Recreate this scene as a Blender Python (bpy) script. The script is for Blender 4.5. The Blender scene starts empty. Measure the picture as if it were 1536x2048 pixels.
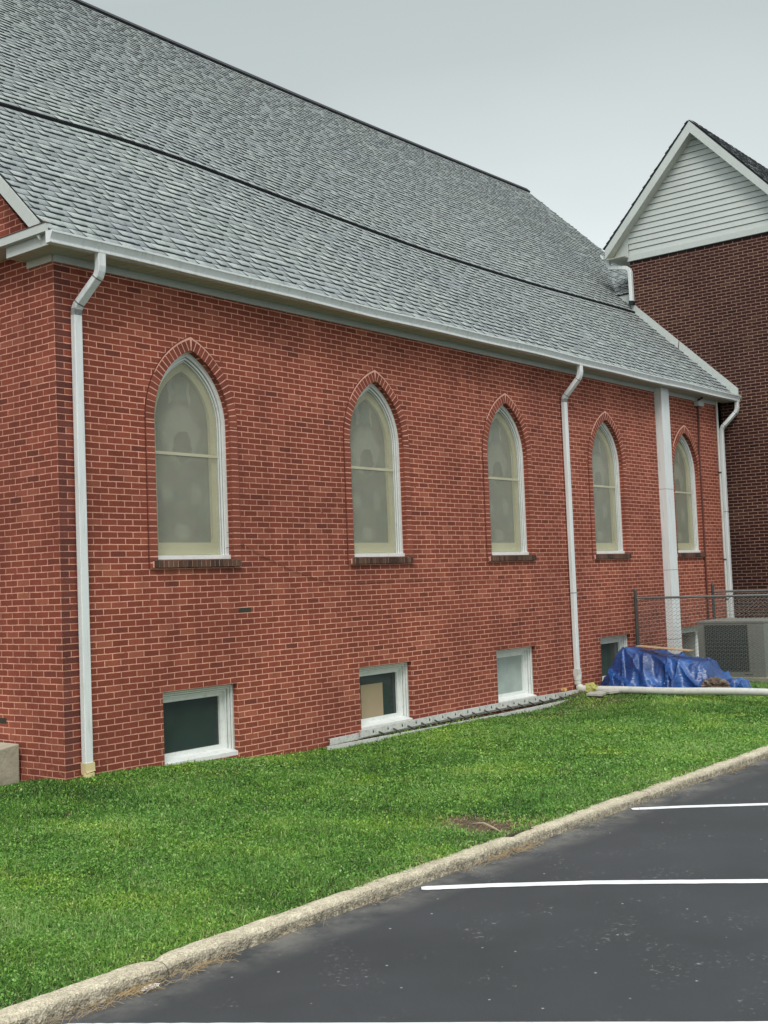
import bpy, bmesh, math, random
import numpy as np
from mathutils import Vector, Matrix, noise
random.seed(7); RNG = np.random.default_rng(7)
scene = bpy.context.scene
COL = scene.collection
PI = math.pi

# ------------------------------------------------------------------ camera
# x runs along the long brick wall, y runs into depth, z is up; the church's near corner is the origin
CAM = Vector((-7.5245, -10.2679, 1.8558))
right = Vector((0.62570414, -0.77904992, -0.03969311))
down = Vector((0.02054749, 0.06732725, -0.99751934))
fwd = Vector((0.7797898, 0.62333639, 0.05813446))
cam_data = bpy.data.cameras.new('camera')
cam = bpy.data.objects.new('camera', cam_data); COL.objects.link(cam)
M = Matrix.Identity(4)
for i in range(3):
    M[i][0] = right[i]; M[i][1] = -down[i]; M[i][2] = -fwd[i]; M[i][3] = CAM[i]
cam.matrix_world = M
cam_data.sensor_fit = 'VERTICAL'; cam_data.sensor_height = 36.0; cam_data.sensor_width = 27.0
cam_data.lens = 2407.5 * 36.0 / 2048.0
cam_data.clip_start = 0.05; cam_data.clip_end = 3000
scene.camera = cam

# ------------------------------------------------------------------ world: overcast sky
SUN_EL, SUN_AZ = math.radians(46), math.radians(233)     # azimuth from +y clockwise: high, behind the photographer's left
world = bpy.data.worlds.new('World'); scene.world = world; world.use_nodes = True
nt = world.node_tree; nt.nodes.clear()
def N(t, typ, **kw):
    n = t.nodes.new(typ)
    for k, v in kw.items(): setattr(n, k, v)
    return n
out = N(nt, 'ShaderNodeOutputWorld'); bg = N(nt, 'ShaderNodeBackground')
sky = N(nt, 'ShaderNodeTexSky', sky_type='NISHITA'); sky.sun_disc = False
sky.sun_elevation = SUN_EL; sky.sun_rotation = SUN_AZ; sky.air_density = 2.0; sky.dust_density = 6.0
hs = N(nt, 'ShaderNodeHueSaturation'); hs.inputs['Saturation'].default_value = 0.35
nt.links.new(sky.outputs[0], hs.inputs['Color'])
tc = N(nt, 'ShaderNodeTexCoord'); sep = N(nt, 'ShaderNodeSeparateXYZ')
nt.links.new(tc.outputs['Generated'], sep.inputs[0])
ramp = N(nt, 'ShaderNodeValToRGB')                       # cloud deck by elevation: bright low, grey band, bright zenith
e = ramp.color_ramp.elements
e[0].position = 0.0; e[0].color = (8.0, 8.3, 8.3, 1)
e[1].position = 1.0; e[1].color = (15.5, 16.0, 15.8, 1)
for p_, c_ in ((0.20, (7.5, 8.1, 8.15, 1)), (0.30, (5.75, 6.3, 6.35, 1)), (0.38, (4.65, 5.2, 5.25, 1)), (0.47, (4.25, 4.8, 4.85, 1)), (0.65, (9.5, 10.0, 9.9, 1))):
    k = e.new(p_); k.color = c_
nz = N(nt, 'ShaderNodeTexNoise'); nz.inputs['Scale'].default_value = 1.7; nz.inputs['Detail'].default_value = 4; nz.inputs['Roughness'].default_value = 0.45
mp = N(nt, 'ShaderNodeMapping'); mp.inputs['Scale'].default_value = (1, 1, 2.2)
nt.links.new(tc.outputs['Generated'], mp.inputs[0]); nt.links.new(mp.outputs[0], nz.inputs['Vector'])
ad = N(nt, 'ShaderNodeMath', operation='MULTIPLY_ADD'); ad.inputs[1].default_value = 0.20; ad.inputs[2].default_value = -0.10
nt.links.new(nz.outputs[0], ad.inputs[0])
ad2 = N(nt, 'ShaderNodeMath', operation='ADD'); nt.links.new(sep.outputs[2], ad2.inputs[0]); nt.links.new(ad.outputs[0], ad2.inputs[1])
nt.links.new(ad2.outputs[0], ramp.inputs[0])
mix = N(nt, 'ShaderNodeMix', data_type='RGBA'); mix.inputs[0].default_value = 0.9
nt.links.new(hs.outputs[0], mix.inputs[6]); nt.links.new(ramp.outputs[0], mix.inputs[7])
nt.links.new(mix.outputs[2], bg.inputs[0]); bg.inputs[1].default_value = 0.1
nt.links.new(bg.outputs[0], out.inputs[0])

sd = bpy.data.lights.new('sun', 'SUN'); sd.energy = 1.3; sd.angle = math.radians(22); sd.color = (1.0, 0.96, 0.9)
so = bpy.data.objects.new('sun', sd); COL.objects.link(so)
sdir = Vector((math.sin(SUN_AZ) * math.cos(SUN_EL), math.cos(SUN_AZ) * math.cos(SUN_EL), math.sin(SUN_EL)))
so.rotation_euler = (-sdir).to_track_quat('-Z', 'Y').to_euler()
scene.view_settings.view_transform = 'Standard'; scene.view_settings.look = 'None'
scene.view_settings.gamma = 1; scene.view_settings.use_curve_mapping = False
scene.view_settings.exposure = 0.3
scene.cycles.max_bounces = 6; scene.cycles.transparent_max_bounces = 12

# ------------------------------------------------------------------ helpers
def srgb(r, g, b):
    f = lambda c: (c / 255 / 12.92) if c <= 10 else ((c / 255 + 0.055) / 1.055) ** 2.4
    return (f(r), f(g), f(b), 1)
class MB:
    def __init__(s): s.v = []; s.f = []; s.mi = []; s.cur = 0
    def quad(s, *pts):
        b = len(s.v); s.v += [tuple(p) for p in pts]; s.f.append(tuple(range(b, b + len(pts)))); s.mi.append(s.cur)
    def box(s, x0, x1, y0, y1, z0, z1):
        s.hexa([(x0, y0, z0), (x1, y0, z0), (x1, y1, z0), (x0, y1, z0), (x0, y0, z1), (x1, y0, z1), (x1, y1, z1), (x0, y1, z1)])
    def hexa(s, p):
        b = len(s.v); s.v += [tuple(q) for q in p]
        for f in ((0, 3, 2, 1), (4, 5, 6, 7), (0, 1, 5, 4), (1, 2, 6, 5), (2, 3, 7, 6), (3, 0, 4, 7)):
            s.f.append(tuple(b + i for i in f)); s.mi.append(s.cur)
    def prism(s, pts, ext):
        """polygon pts (3d) extruded by vector ext"""
        b = len(s.v); n = len(pts); ext = Vector(ext)
        s.v += [tuple(p) for p in pts] + [tuple(Vector(p) + ext) for p in pts]
        s.f.append(tuple(b + i for i in range(n))[::-1]); s.f.append(tuple(b + n + i for i in range(n))); s.mi += [s.cur] * 2
        for i in range(n):
            j = (i + 1) % n; s.f.append((b + i, b + j, b + n + j, b + n + i)); s.mi.append(s.cur)
    def sweep(s, path, prof, side=None, closed_prof=True, caps=True, closed=False, widths=None):
        path = [Vector(p) for p in path]; n = len(path); m = len(prof); b = len(s.v)
        for i, p in enumerate(path):
            if closed: t0 = (p - path[i - 1]).normalized(); t1 = (path[(i + 1) % n] - p).normalized()
            else:
                t0 = (p - path[i - 1]).normalized() if i else (path[1] - p).normalized()
                t1 = (path[i + 1] - p).normalized() if i < n - 1 else t0
            t = (t0 + t1).normalized()
            sd_ = Vector(side) if side is not None else (Vector((0, 0, 1)) if abs(t.z) < 0.9 else Vector((1, 0, 0)))
            a = (sd_ - t * sd_.dot(t)).normalized(); c = t.cross(a)
            k = 1 / max(0.4, t.dot(t0)); w = widths[i] if widths else 1
            # mitre stretch acts along the bend direction
            bend = (t1 - t0)
            for (u, v) in prof:
                q = a * u * w + c * v * w
                if bend.length > 1e-5:
                    bd = (bend - t * bend.dot(t)).normalized(); q += bd * q.dot(bd) * (k - 1)
                s.v.append(tuple(p + q))
        rng = n if closed else n - 1
        for i in range(rng):
            for j in range(m if closed_prof else m - 1):
                i2 = (i + 1) % n; j2 = (j + 1) % m
                s.f.append((b + i * m + j, b + i * m + j2, b + i2 * m + j2, b + i2 * m + j)); s.mi.append(s.cur)
        if caps and not closed and closed_prof:
            s.f.append(tuple(b + j for j in range(m))[::-1]); s.f.append(tuple(b + (n - 1) * m + j for j in range(m))); s.mi += [s.cur] * 2
    def tube(s, path, r, k=10, widths=None, caps=True):
        s.sweep(path, [(r * math.cos(2 * PI * i / k), r * math.sin(2 * PI * i / k)) for i in range(k)], caps=caps, widths=widths)
    def build(s, name, mats, parent=None, smooth=False, bevel=0, fix=True):
        me = bpy.data.meshes.new(name); me.from_pydata(s.v, [], s.f)
        if not isinstance(mats, (list, tuple)): mats = [mats]
        for m in mats: me.materials.append(m)
        if len(mats) > 1: me.polygons.foreach_set('material_index', s.mi)
        if fix:
            bm = bmesh.new(); bm.from_mesh(me); bmesh.ops.recalc_face_normals(bm, faces=bm.faces)
            if bevel:
                eds = [e_ for e_ in bm.edges if len(e_.link_faces) == 2 and e_.calc_face_angle(0) > 0.5]
                bmesh.ops.bevel(bm, geom=eds, offset=bevel, segments=2, affect='EDGES', profile=0.6)
            bm.to_mesh(me); bm.free()
        if smooth:
            me.polygons.foreach_set('use_smooth', [True] * len(me.polygons))
            try: me.set_sharp_from_angle(angle=math.radians(38))
            except Exception: pass
        o = bpy.data.objects.new(name, me); COL.objects.link(o)
        if parent: o.parent = parent
        return o
def np_mesh(name, verts, faces_flat, loop_n, mat, parent=None, attrs=None, smooth=False):
    """verts (n,3); faces as flat index array with loop counts per face"""
    me = bpy.data.meshes.new(name)
    me.vertices.add(len(verts)); me.vertices.foreach_set('co', np.asarray(verts, np.float32).ravel())
    me.loops.add(len(faces_flat)); me.loops.foreach_set('vertex_index', np.asarray(faces_flat, np.int32))
    me.polygons.add(len(loop_n)); st = np.concatenate([[0], np.cumsum(loop_n)[:-1]])
    me.polygons.foreach_set('loop_start', st.astype(np.int32))
    for m in (mat if isinstance(mat, (list, tuple)) else [mat]): me.materials.append(m)
    me.update(calc_edges=True); me.validate()
    if smooth: me.polygons.foreach_set('use_smooth', [True] * len(me.polygons))
    for an, (dom, arr) in (attrs or {}).items():
        a = me.attributes.new(an, 'FLOAT', dom); a.data.foreach_set('value', np.asarray(arr, np.float32))
    o = bpy.data.objects.new(name, me); COL.objects.link(o)
    if parent: o.parent = parent
    return o
def thing(name, label, cat, loc=(0, 0, 0), group=None):
    o = bpy.data.objects.new(name, None); COL.objects.link(o); o.location = loc
    o['label'] = label; o['category'] = cat
    if group: o['group'] = group
    return o
def tag(o, label, cat, group=None):
    o['label'] = label; o['category'] = cat
    if group: o['group'] = group
    return o
def struct(o): o['kind'] = 'structure'; return o

# ------------------------------------------------------------------ materials
def mat(name):
    m = bpy.data.materials.new(name); m.use_nodes = True; t = m.node_tree
    return m, t, t.nodes['Principled BSDF']
def L(t, a, b): t.links.new(a, b)
def math_(t, op, a, b=None, c=None, clamp=False):
    n = N(t, 'ShaderNodeMath', operation=op); n.use_clamp = clamp
    for i, x in enumerate((a, b, c)):
        if x is None: continue
        if isinstance(x, (int, float)): n.inputs[i].default_value = x
        else: L(t, x, n.inputs[i])
    return n.outputs[0]
def mixc(t, fac, a, b, blend='MIX'):
    n = N(t, 'ShaderNodeMix', data_type='RGBA', blend_type=blend)
    for i, x in ((0, fac), (6, a), (7, b)):
        if isinstance(x, (int, float, tuple)): n.inputs[i].default_value = x
        else: L(t, x, n.inputs[i])
    return n.outputs[2]
def ramp_(t, fac, *stops, interp='LINEAR'):
    n = N(t, 'ShaderNodeValToRGB'); n.color_ramp.interpolation = interp; e = n.color_ramp.elements
    e[0].position, e[0].color = stops[0]; e[1].position, e[1].color = stops[-1]
    for p_, c_ in stops[1:-1]: k = e.new(p_); k.color = c_
    L(t, fac, n.inputs[0]); return n.outputs[0]
def noise_(t, vec, scale, detail=3, rough=0.5):
    n = N(t, 'ShaderNodeTexNoise'); n.inputs['Scale'].default_value = scale; n.inputs['Detail'].default_value = detail; n.inputs['Roughness'].default_value = rough
    if vec is not None: L(t, vec, n.inputs['Vector'])
    return n
def bump_(t, h, strength, dist, b):
    n = N(t, 'ShaderNodeBump'); n.inputs['Strength'].default_value = strength; n.inputs['Distance'].default_value = dist
    L(t, h, n.inputs['Height']); L(t, n.outputs[0], b.inputs['Normal']); return n
G = lambda v: (v, v, v, 1)

def brick_mat(name, c_main, c_dark, c_light, c_mort, mort_size=0.0105, row0=0.0, patch=True, stain=True):
    m, t, b = mat(name)
    tc = N(t, 'ShaderNodeTexCoord'); geo = N(t, 'ShaderNodeNewGeometry')
    sp = N(t, 'ShaderNodeSeparateXYZ'); L(t, tc.outputs['Object'], sp.inputs[0])
    sn = N(t, 'ShaderNodeSeparateXYZ'); L(t, geo.outputs['True Normal'], sn.inputs[0])
    isx = math_(t, 'GREATER_THAN', math_(t, 'ABSOLUTE', sn.outputs[0]), 0.6)
    u = N(t, 'ShaderNodeMix', data_type='FLOAT'); L(t, isx, u.inputs[0]); L(t, sp.outputs[0], u.inputs[2])
    yo = math_(t, 'MULTIPLY_ADD', sp.outputs[1], -1.0, 0.112); L(t, yo, u.inputs[3])
    # wobbly courses
    nv = noise_(t, tc.outputs['Object'], 2.2, 2); ns = N(t, 'ShaderNodeSeparateXYZ'); L(t, nv.outputs['Color'], ns.inputs[0])
    nf = noise_(t, tc.outputs['Object'], 38, 2); nfs = N(t, 'ShaderNodeSeparateXYZ'); L(t, nf.outputs['Color'], nfs.inputs[0])
    uu = math_(t, 'ADD', u.outputs[0], math_(t, 'MULTIPLY_ADD', ns.outputs[0], 0.02, -0.01))
    uu = math_(t, 'ADD', uu, math_(t, 'MULTIPLY_ADD', nfs.outputs[0], 0.008, -0.004))
    vv = math_(t, 'ADD', sp.outputs[2], math_(t, 'MULTIPLY_ADD', ns.outputs[1], 0.012, -0.006 + row0))
    vv = math_(t, 'ADD', vv, math_(t, 'MULTIPLY_ADD', nfs.outputs[1], 0.006, -0.003))
    cb = N(t, 'ShaderNodeCombineXYZ'); L(t, uu, cb.inputs[0]); L(t, vv, cb.inputs[1])
    br = N(t, 'ShaderNodeTexBrick'); L(t, cb.outputs[0], br.inputs['Vector'])
    br.inputs['Scale'].default_value = 1; br.inputs['Brick Width'].default_value = 0.212; br.inputs['Row Height'].default_value = 0.0677
    br.inputs['Mortar Size'].default_value = mort_size * 0.5; br.inputs['Mortar Smooth'].default_value = 0.25; br.inputs['Bias'].default_value = 0
    br.inputs['Color1'].default_value = G(0); br.inputs['Color2'].default_value = G(1); br.inputs['Mortar'].default_value = G(0.5)
    bc = ramp_(t, br.outputs['Color'], (0.0, c_dark), (0.05, tuple(x * 0.8 for x in c_main[:3]) + (1,)), (0.5, tuple(x * 0.88 for x in c_main[:3]) + (1,)), (0.8, c_main), (1.0, c_light))
    n2 = noise_(t, tc.outputs['Object'], 60, 4, 0.65)
    bc = mixc(t, 0.75, bc, ramp_(t, n2.outputs[0], (0.25, G(0.62)), (0.75, G(1.3))), 'MULTIPLY')
    n3 = noise_(t, tc.outputs['Object'], 0.55, 3, 0.55)      # whole-wall weathering
    w_ = ramp_(t, n3.outputs[0], (0.3, (0.74, 0.71, 0.72, 1)), (0.7, (1.16, 1.12, 1.08, 1)))
    mo = mixc(t, ramp_(t, noise_(t, tc.outputs['Object'], 9, 3).outputs[0], (0.35, G(0)), (0.7, G(1))), c_mort, tuple(x * 0.72 for x in c_mort[:3]) + (1,))
    fac = br.outputs['Fac']
    if patch:   # red paint and mortar smeared over bricks here and there
        n4 = noise_(t, tc.outputs['Object'], 7, 4, 0.6); sm = ramp_(t, n4.outputs[0], (0.635, G(0)), (0.68, G(1)))
        fac = math_(t, 'MULTIPLY', fac, math_(t, 'SUBTRACT', 1, math_(t, 'MULTIPLY', sm, 0.75)))
        n5 = noise_(t, tc.outputs['Object'], 11, 5, 0.7); ef = ramp_(t, n5.outputs[0], (0.69, G(0)), (0.74, G(0.55)))
        bc = mixc(t, ef, bc, tuple(min(1, x * 1.05) for x in c_mort[:3]) + (1,))
    col = mixc(t, fac, bc, mo)
    col = mixc(t, 1.0, col, w_, 'MULTIPLY')
    if stain:   # faint rain streaks and damp
        ms_ = N(t, 'ShaderNodeMapping'); ms_.inputs['Scale'].default_value = (3.2, 3.2, 0.35); L(t, tc.outputs['Object'], ms_.inputs[0])
        col = mixc(t, 1.0, col, ramp_(t, noise_(t, ms_.outputs[0], 1.6, 5, 0.65).outputs[0], (0.32, (0.84, 0.83, 0.84, 1)), (0.5, G(1)), (0.72, (1.10, 1.09, 1.07, 1))), 'MULTIPLY')
    if stain:   # efflorescence low on the wall
        zz = math_(t, 'MULTIPLY_ADD', sp.outputs[2], -1.4, 0.9, clamp=True)
        ns2 = noise_(t, tc.outputs['Object'], 16, 4, 0.7)
        f = math_(t, 'MULTIPLY', zz, ramp_(t, ns2.outputs[0], (0.56, G(0)), (0.66, G(0.5))))
        col = mixc(t, f, col, (0.36, 0.2, 0.14, 1))
    L(t, col, b.inputs['Base Color']); b.inputs['Roughness'].default_value = 0.92
    b.inputs['Specular IOR Level'].default_value = 0.25
    h = math_(t, 'ADD', math_(t, 'MULTIPLY', br.outputs['Fac'], -1.0), math_(t, 'MULTIPLY', n2.outputs[0], 0.35))
    bump_(t, h, 0.5, 0.005, b)
    return m
MAIN = brick_mat('red_brick', (0.290, 0.076, 0.049, 1), (0.17, 0.050, 0.036, 1), (0.35, 0.115, 0.074, 1), (0.80, 0.42, 0.315, 1), mort_size=0.0120)
WINGB = brick_mat('brown_brick', (0.050, 0.019, 0.016, 1), (0.022, 0.011, 0.011, 1), (0.075, 0.040, 0.026, 1), (0.40, 0.25, 0.20, 1), mort_size=0.0125, row0=0.02, patch=False, stain=False)

def solid_mat(name, col, rough=0.5, var=0.12, scale=3.0, spec=0.5, metal=0, bump=0.0, bscale=60, dirt=None, dirt_amt=0.0, streak=False):
    m, t, b = mat(name); tc = N(t, 'ShaderNodeTexCoord')
    n = noise_(t, tc.outputs['Object'], scale, 5, 0.6)
    c = mixc(t, 1.0, col, ramp_(t, n.outputs[0], (0.25, G(1 - var)), (0.75, G(1 + var))), 'MULTIPLY')
    if dirt:
        v = tc.outputs['Object']
        if streak:
            mp = N(t, 'ShaderNodeMapping'); mp.inputs['Scale'].default_value = (9, 9, 0.8); L(t, v, mp.inputs[0]); v = mp.outputs[0]
        nd = noise_(t, v, 2.2 if streak else 14, 5, 0.7)
        c = mixc(t, ramp_(t, nd.outputs[0], (0.5, G(0)), (0.75, G(dirt_amt))), c, dirt)
    L(t, c, b.inputs['Base Color']); b.inputs['Roughness'].default_value = rough; b.inputs['Metallic'].default_value = metal
    b.inputs['Specular IOR Level'].default_value = spec
    if bump: bump_(t, noise_(t, tc.outputs['Object'], bscale, 4).outputs[0], bump, 0.01, b)
    return m
WHITE = solid_mat('white_painted_metal', (0.74, 0.78, 0.785, 1), 0.45, 0.06, 1.2, dirt=(0.33, 0.35, 0.33, 1), dirt_amt=0.45, streak=True)
TRIM = solid_mat('white_trim', (0.53, 0.57, 0.55, 1), 0.5, 0.06, 1.5, dirt=(0.38, 0.39, 0.35, 1), dirt_amt=0.35)
SOFFIT = solid_mat('soffit_cream', (0.48, 0.49, 0.42, 1), 0.55, 0.07, 2)
WOODW = solid_mat('white_painted_wood', (0.76, 0.79, 0.77, 1), 0.55, 0.05, 4, bump=0.25, bscale=45, dirt=(0.25, 0.24, 0.21, 1), dirt_amt=0.28)
RAILC = solid_mat('cream_rail', (0.50, 0.48, 0.34, 1), 0.5)
CREAM = solid_mat('cream_sash', (0.84, 0.79, 0.52, 1), 0.5, 0.05, 3)
PVC = solid_mat('pvc_white', (0.62, 0.64, 0.60, 1), 0.35, 0.05, 2, dirt=(0.30, 0.30, 0.22, 1), dirt_amt=0.5)
YELLOWPVC = solid_mat('yellowed_plastic', (0.70, 0.58, 0.33, 1), 0.5, 0.1, 8)
BLACK = solid_mat('black_edge', (0.012, 0.013, 0.018, 1), 0.8, 0.2, 5)
DARKMET = solid_mat('dark_steel', (0.07, 0.075, 0.07, 1), 0.55, 0.2, 8, metal=0.3)
GALV = solid_mat('galvanised_steel', (0.22, 0.23, 0.225, 1), 0.5, 0.2, 12, metal=0.5)
ALU = solid_mat('aluminium', (0.66, 0.67, 0.64, 1), 0.45, 0.1, 5, metal=0.1, dirt=(0.2, 0.22, 0.17, 1), dirt_amt=0.7)
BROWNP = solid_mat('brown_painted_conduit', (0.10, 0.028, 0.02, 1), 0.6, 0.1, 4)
BROWNFL = solid_mat('brown_flashing', (0.10, 0.055, 0.045, 1), 0.7, 0.2, 6)
CONC = solid_mat('weathered_concrete', (0.42, 0.39, 0.30, 1), 0.9, 0.2, 4, bump=0.5, bscale=30, dirt=(0.2, 0.19, 0.14, 1), dirt_amt=0.5)
PAVER = solid_mat('pale_stone', (0.42, 0.41, 0.37, 1), 0.85, 0.2, 9, bump=0.4)
ACM = solid_mat('beige_grey_enamel', (0.215, 0.225, 0.20, 1), 0.5, 0.08, 2, dirt=(0.13, 0.12, 0.09, 1), dirt_amt=0.5)
DARKVOID = solid_mat('dark_inside', (0.01, 0.01, 0.01, 1), 0.9)
WOOD = solid_mat('bare_board', (0.42, 0.29, 0.17, 1), 0.8, 0.2, 10, bump=0.3)

def shingle_mat():
    m, t, b = mat('asphalt_shingle'); tc = N(t, 'ShaderNodeTexCoord')
    a = N(t, 'ShaderNodeAttribute', attribute_name='tint')
    c = ramp_(t, a.outputs['Fac'], (0.0, (0.23, 0.26, 0.265, 1)), (0.5, (0.345, 0.385, 0.38, 1)), (1.0, (0.44, 0.485, 0.47, 1)))
    n = noise_(t, tc.outputs['Object'], 90, 3, 0.7)
    c = mixc(t, 0.9, c, ramp_(t, n.outputs[0], (0.25, G(0.6)), (0.75, G(1.35))), 'MULTIPLY')
    n2 = noise_(t, tc.outputs['Object'], 0.8, 4, 0.6)
    c = mixc(t, 1.0, c, ramp_(t, n2.outputs[0], (0.3, (0.93, 0.93, 0.97, 1)), (0.7, (1.04, 1.06, 1.03, 1))), 'MULTIPLY')
    L(t, c, b.inputs['Base Color']); b.inputs['Roughness'].default_value = 0.9; b.inputs['Specular IOR Level'].default_value = 0.2
    bump_(t, n.outputs[0], 0.4, 0.004, b); return m
SHINGLE = shingle_mat()
FRAME_SHADE = solid_mat('frame_shade_line', (0.13, 0.15, 0.14, 1), 0.8)  # recess shade between the frame steps, painted as dark strips
SHEDGE = solid_mat('shingle_butt_edge', (0.040, 0.044, 0.05, 1), 0.95, 0.2, 20)

def rowlock_mat(name, c1, c2):
    m, t, b = mat(name); tc = N(t, 'ShaderNodeTexCoord'); a = N(t, 'ShaderNodeAttribute', attribute_name='tint')
    c = ramp_(t, a.outputs['Fac'], (0.0, c1), (1.0, c2)); n = noise_(t, tc.outputs['Object'], 60, 4, 0.65)
    c = mixc(t, 0.8, c, ramp_(t, n.outputs[0], (0.25, G(0.65)), (0.75, G(1.3))), 'MULTIPLY')
    L(t, c, b.inputs['Base Color']); b.inputs['Roughness'].default_value = 0.92; b.inputs['Specular IOR Level'].default_value = 0.25
    bump_(t, n.outputs[0], 0.5, 0.004, b); return m
RINGB = rowlock_mat('arch_brick', (0.20, 0.056, 0.038, 1), (0.29, 0.082, 0.054, 1))
SILLB = rowlock_mat('sill_brick', (0.055, 0.032, 0.026, 1), (0.15, 0.085, 0.06, 1))
MORTAR = solid_mat('mortar', (0.80, 0.42, 0.32, 1), 0.95, 0.2, 20)

def glass_mat(name, col, rough=0.12, alpha=1.0, spec=0.5):
    m, t, b = mat(name); tc = N(t, 'ShaderNodeTexCoord')
    n = noise_(t, tc.outputs['Object'], 3.5, 4, 0.6)
    c = mixc(t, 1.0, col, ramp_(t, n.outputs[0], (0.3, G(0.85)), (0.7, G(1.12))), 'MULTIPLY')
    L(t, c, b.inputs['Base Color']); b.inputs['Roughness'].default_value = rough
    b.inputs['Alpha'].default_value = alpha; b.inputs['Specular IOR Level'].default_value = spec
    return m
STORM = glass_mat('clouded_storm_pane', (0.42, 0.425, 0.32, 1), 0.28, 0.31)
GL_DARK = glass_mat('dark_glass', (0.040, 0.060, 0.060, 1), 0.10, 0.88)
GL_FROST = glass_mat('frosted_pane', (0.36, 0.43, 0.40, 1), 0.35)
GL_TEAL = glass_mat('green_grey_glass', (0.055, 0.085, 0.08, 1), 0.12)
CARD = solid_mat('tan_panel', (0.34, 0.27, 0.17, 1), 0.7, 0.08, 3)

def stained_mat():
    """leaded glass seen from outside: dark, with a roundel and lighter ornament"""
    m, t, b = mat('leaded_glass'); tc = N(t, 'ShaderNodeTexCoord')
    dn_ = noise_(t, tc.outputs['Object'], 6.5, 3, 0.6); vm = N(t, 'ShaderNodeVectorMath', operation='MULTIPLY_ADD'); L(t, dn_.outputs['Color'], vm.inputs[0]); vm.inputs[1].default_value = (0.16, 0.0, 0.16); vm.inputs[2].default_value = (-0.08, 0, -0.08)
    va = N(t, 'ShaderNodeVectorMath', operation='ADD'); L(t, tc.outputs['Object'], va.inputs[0]); L(t, vm.outputs[0], va.inputs[1])
    sp = N(t, 'ShaderNodeSeparateXYZ'); L(t, va.outputs[0], sp.inputs[0]); x, z = sp.outputs[0], sp.outputs[2]
    def blob(cx, cz, rx, rz, soft=0.25):
        dx = math_(t, 'DIVIDE', math_(t, 'SUBTRACT', x, cx), rx); dz = math_(t, 'DIVIDE', math_(t, 'SUBTRACT', z, cz), rz)
        d = math_(t, 'SQRT', math_(t, 'ADD', math_(t, 'POWER', dx, 2), math_(t, 'POWER', dz, 2)))
        return ramp_(t, d, (1 - soft, G(1)), (1.0, G(0)))
    vo = N(t, 'ShaderNodeTexVoronoi'); vo.inputs['Scale'].default_value = 7; L(t, tc.outputs['Object'], vo.inputs['Vector'])
    c = mixc(t, 0.35, (0.16, 0.18, 0.18, 1), vo.outputs['Color'], 'MULTIPLY')
    ax = math_(t, 'ABSOLUTE', x)
    c = mixc(t, math_(t, 'MULTIPLY', blob(0, 1.42, 0.33, 0.36), 0.8), c, (0.42, 0.44, 0.39, 1))
    c = mixc(t, blob(0.02, 1.27, 0.155, 0.19, 0.12), c, (0.07, 0.075, 0.085, 1))
    c = mixc(t, math_(t, 'MULTIPLY', blob(-0.14, 1.92, 0.035, 0.17), 0.7), c, (0.50, 0.53, 0.47, 1))
    c = mixc(t, math_(t, 'MULTIPLY', blob(0.14, 1.90, 0.035, 0.15), 0.6), c, (0.50, 0.53, 0.47, 1))
    c = mixc(t, math_(t, 'MULTIPLY', blob(0.0, 0.28, 0.15, 0.12, 0.5), 0.5), c, (0.50, 0.53, 0.47, 1))
    c = mixc(t, math_(t, 'MULTIPLY', blob(-0.22, 0.72, 0.12, 0.16, 0.6), 0.5), c, (0.50, 0.53, 0.47, 1))
    c = mixc(t, math_(t, 'MULTIPLY', blob(0.2, 0.72, 0.12, 0.16, 0.6), 0.5), c, (0.50, 0.53, 0.47, 1))
    n = noise_(t, tc.outputs['Object'], 4, 4, 0.6)
    c = mixc(t, ramp_(t, n.outputs[0], (0.42, G(0)), (0.62, G(0.35))), c, (0.2, 0.21, 0.18, 1))
    L(t, c, b.inputs['Base Color']); b.inputs['Roughness'].default_value = 0.4; return m
STAINED = stained_mat()

# ------------------------------------------------------------------ ground
def smooth(a, b, x):
    t = min(1, max(0, (x - a) / (b - a))); return t * t * (3 - 2 * t)
def lawn_z(x, y):
    wall = -0.03 - 0.175 * smooth(0.2, 3.8, x) + 0.12 * smooth(8.4, 10.6, x) - 0.10 * smooth(0.0, -2.5, x) - 0.12 * smooth(0.1, 1.1, y)
    k = smooth(-4.4, -0.3, y)
    z = -0.235 * (1 - k) + wall * k
    return z + 0.012 * math.sin(x * 1.3 + y) + 0.01 * math.sin(2.1 * y - 0.7 * x)
KY0, KY1 = -4.80, -4.955          # kerb back and front
ASPH = -0.30
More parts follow.
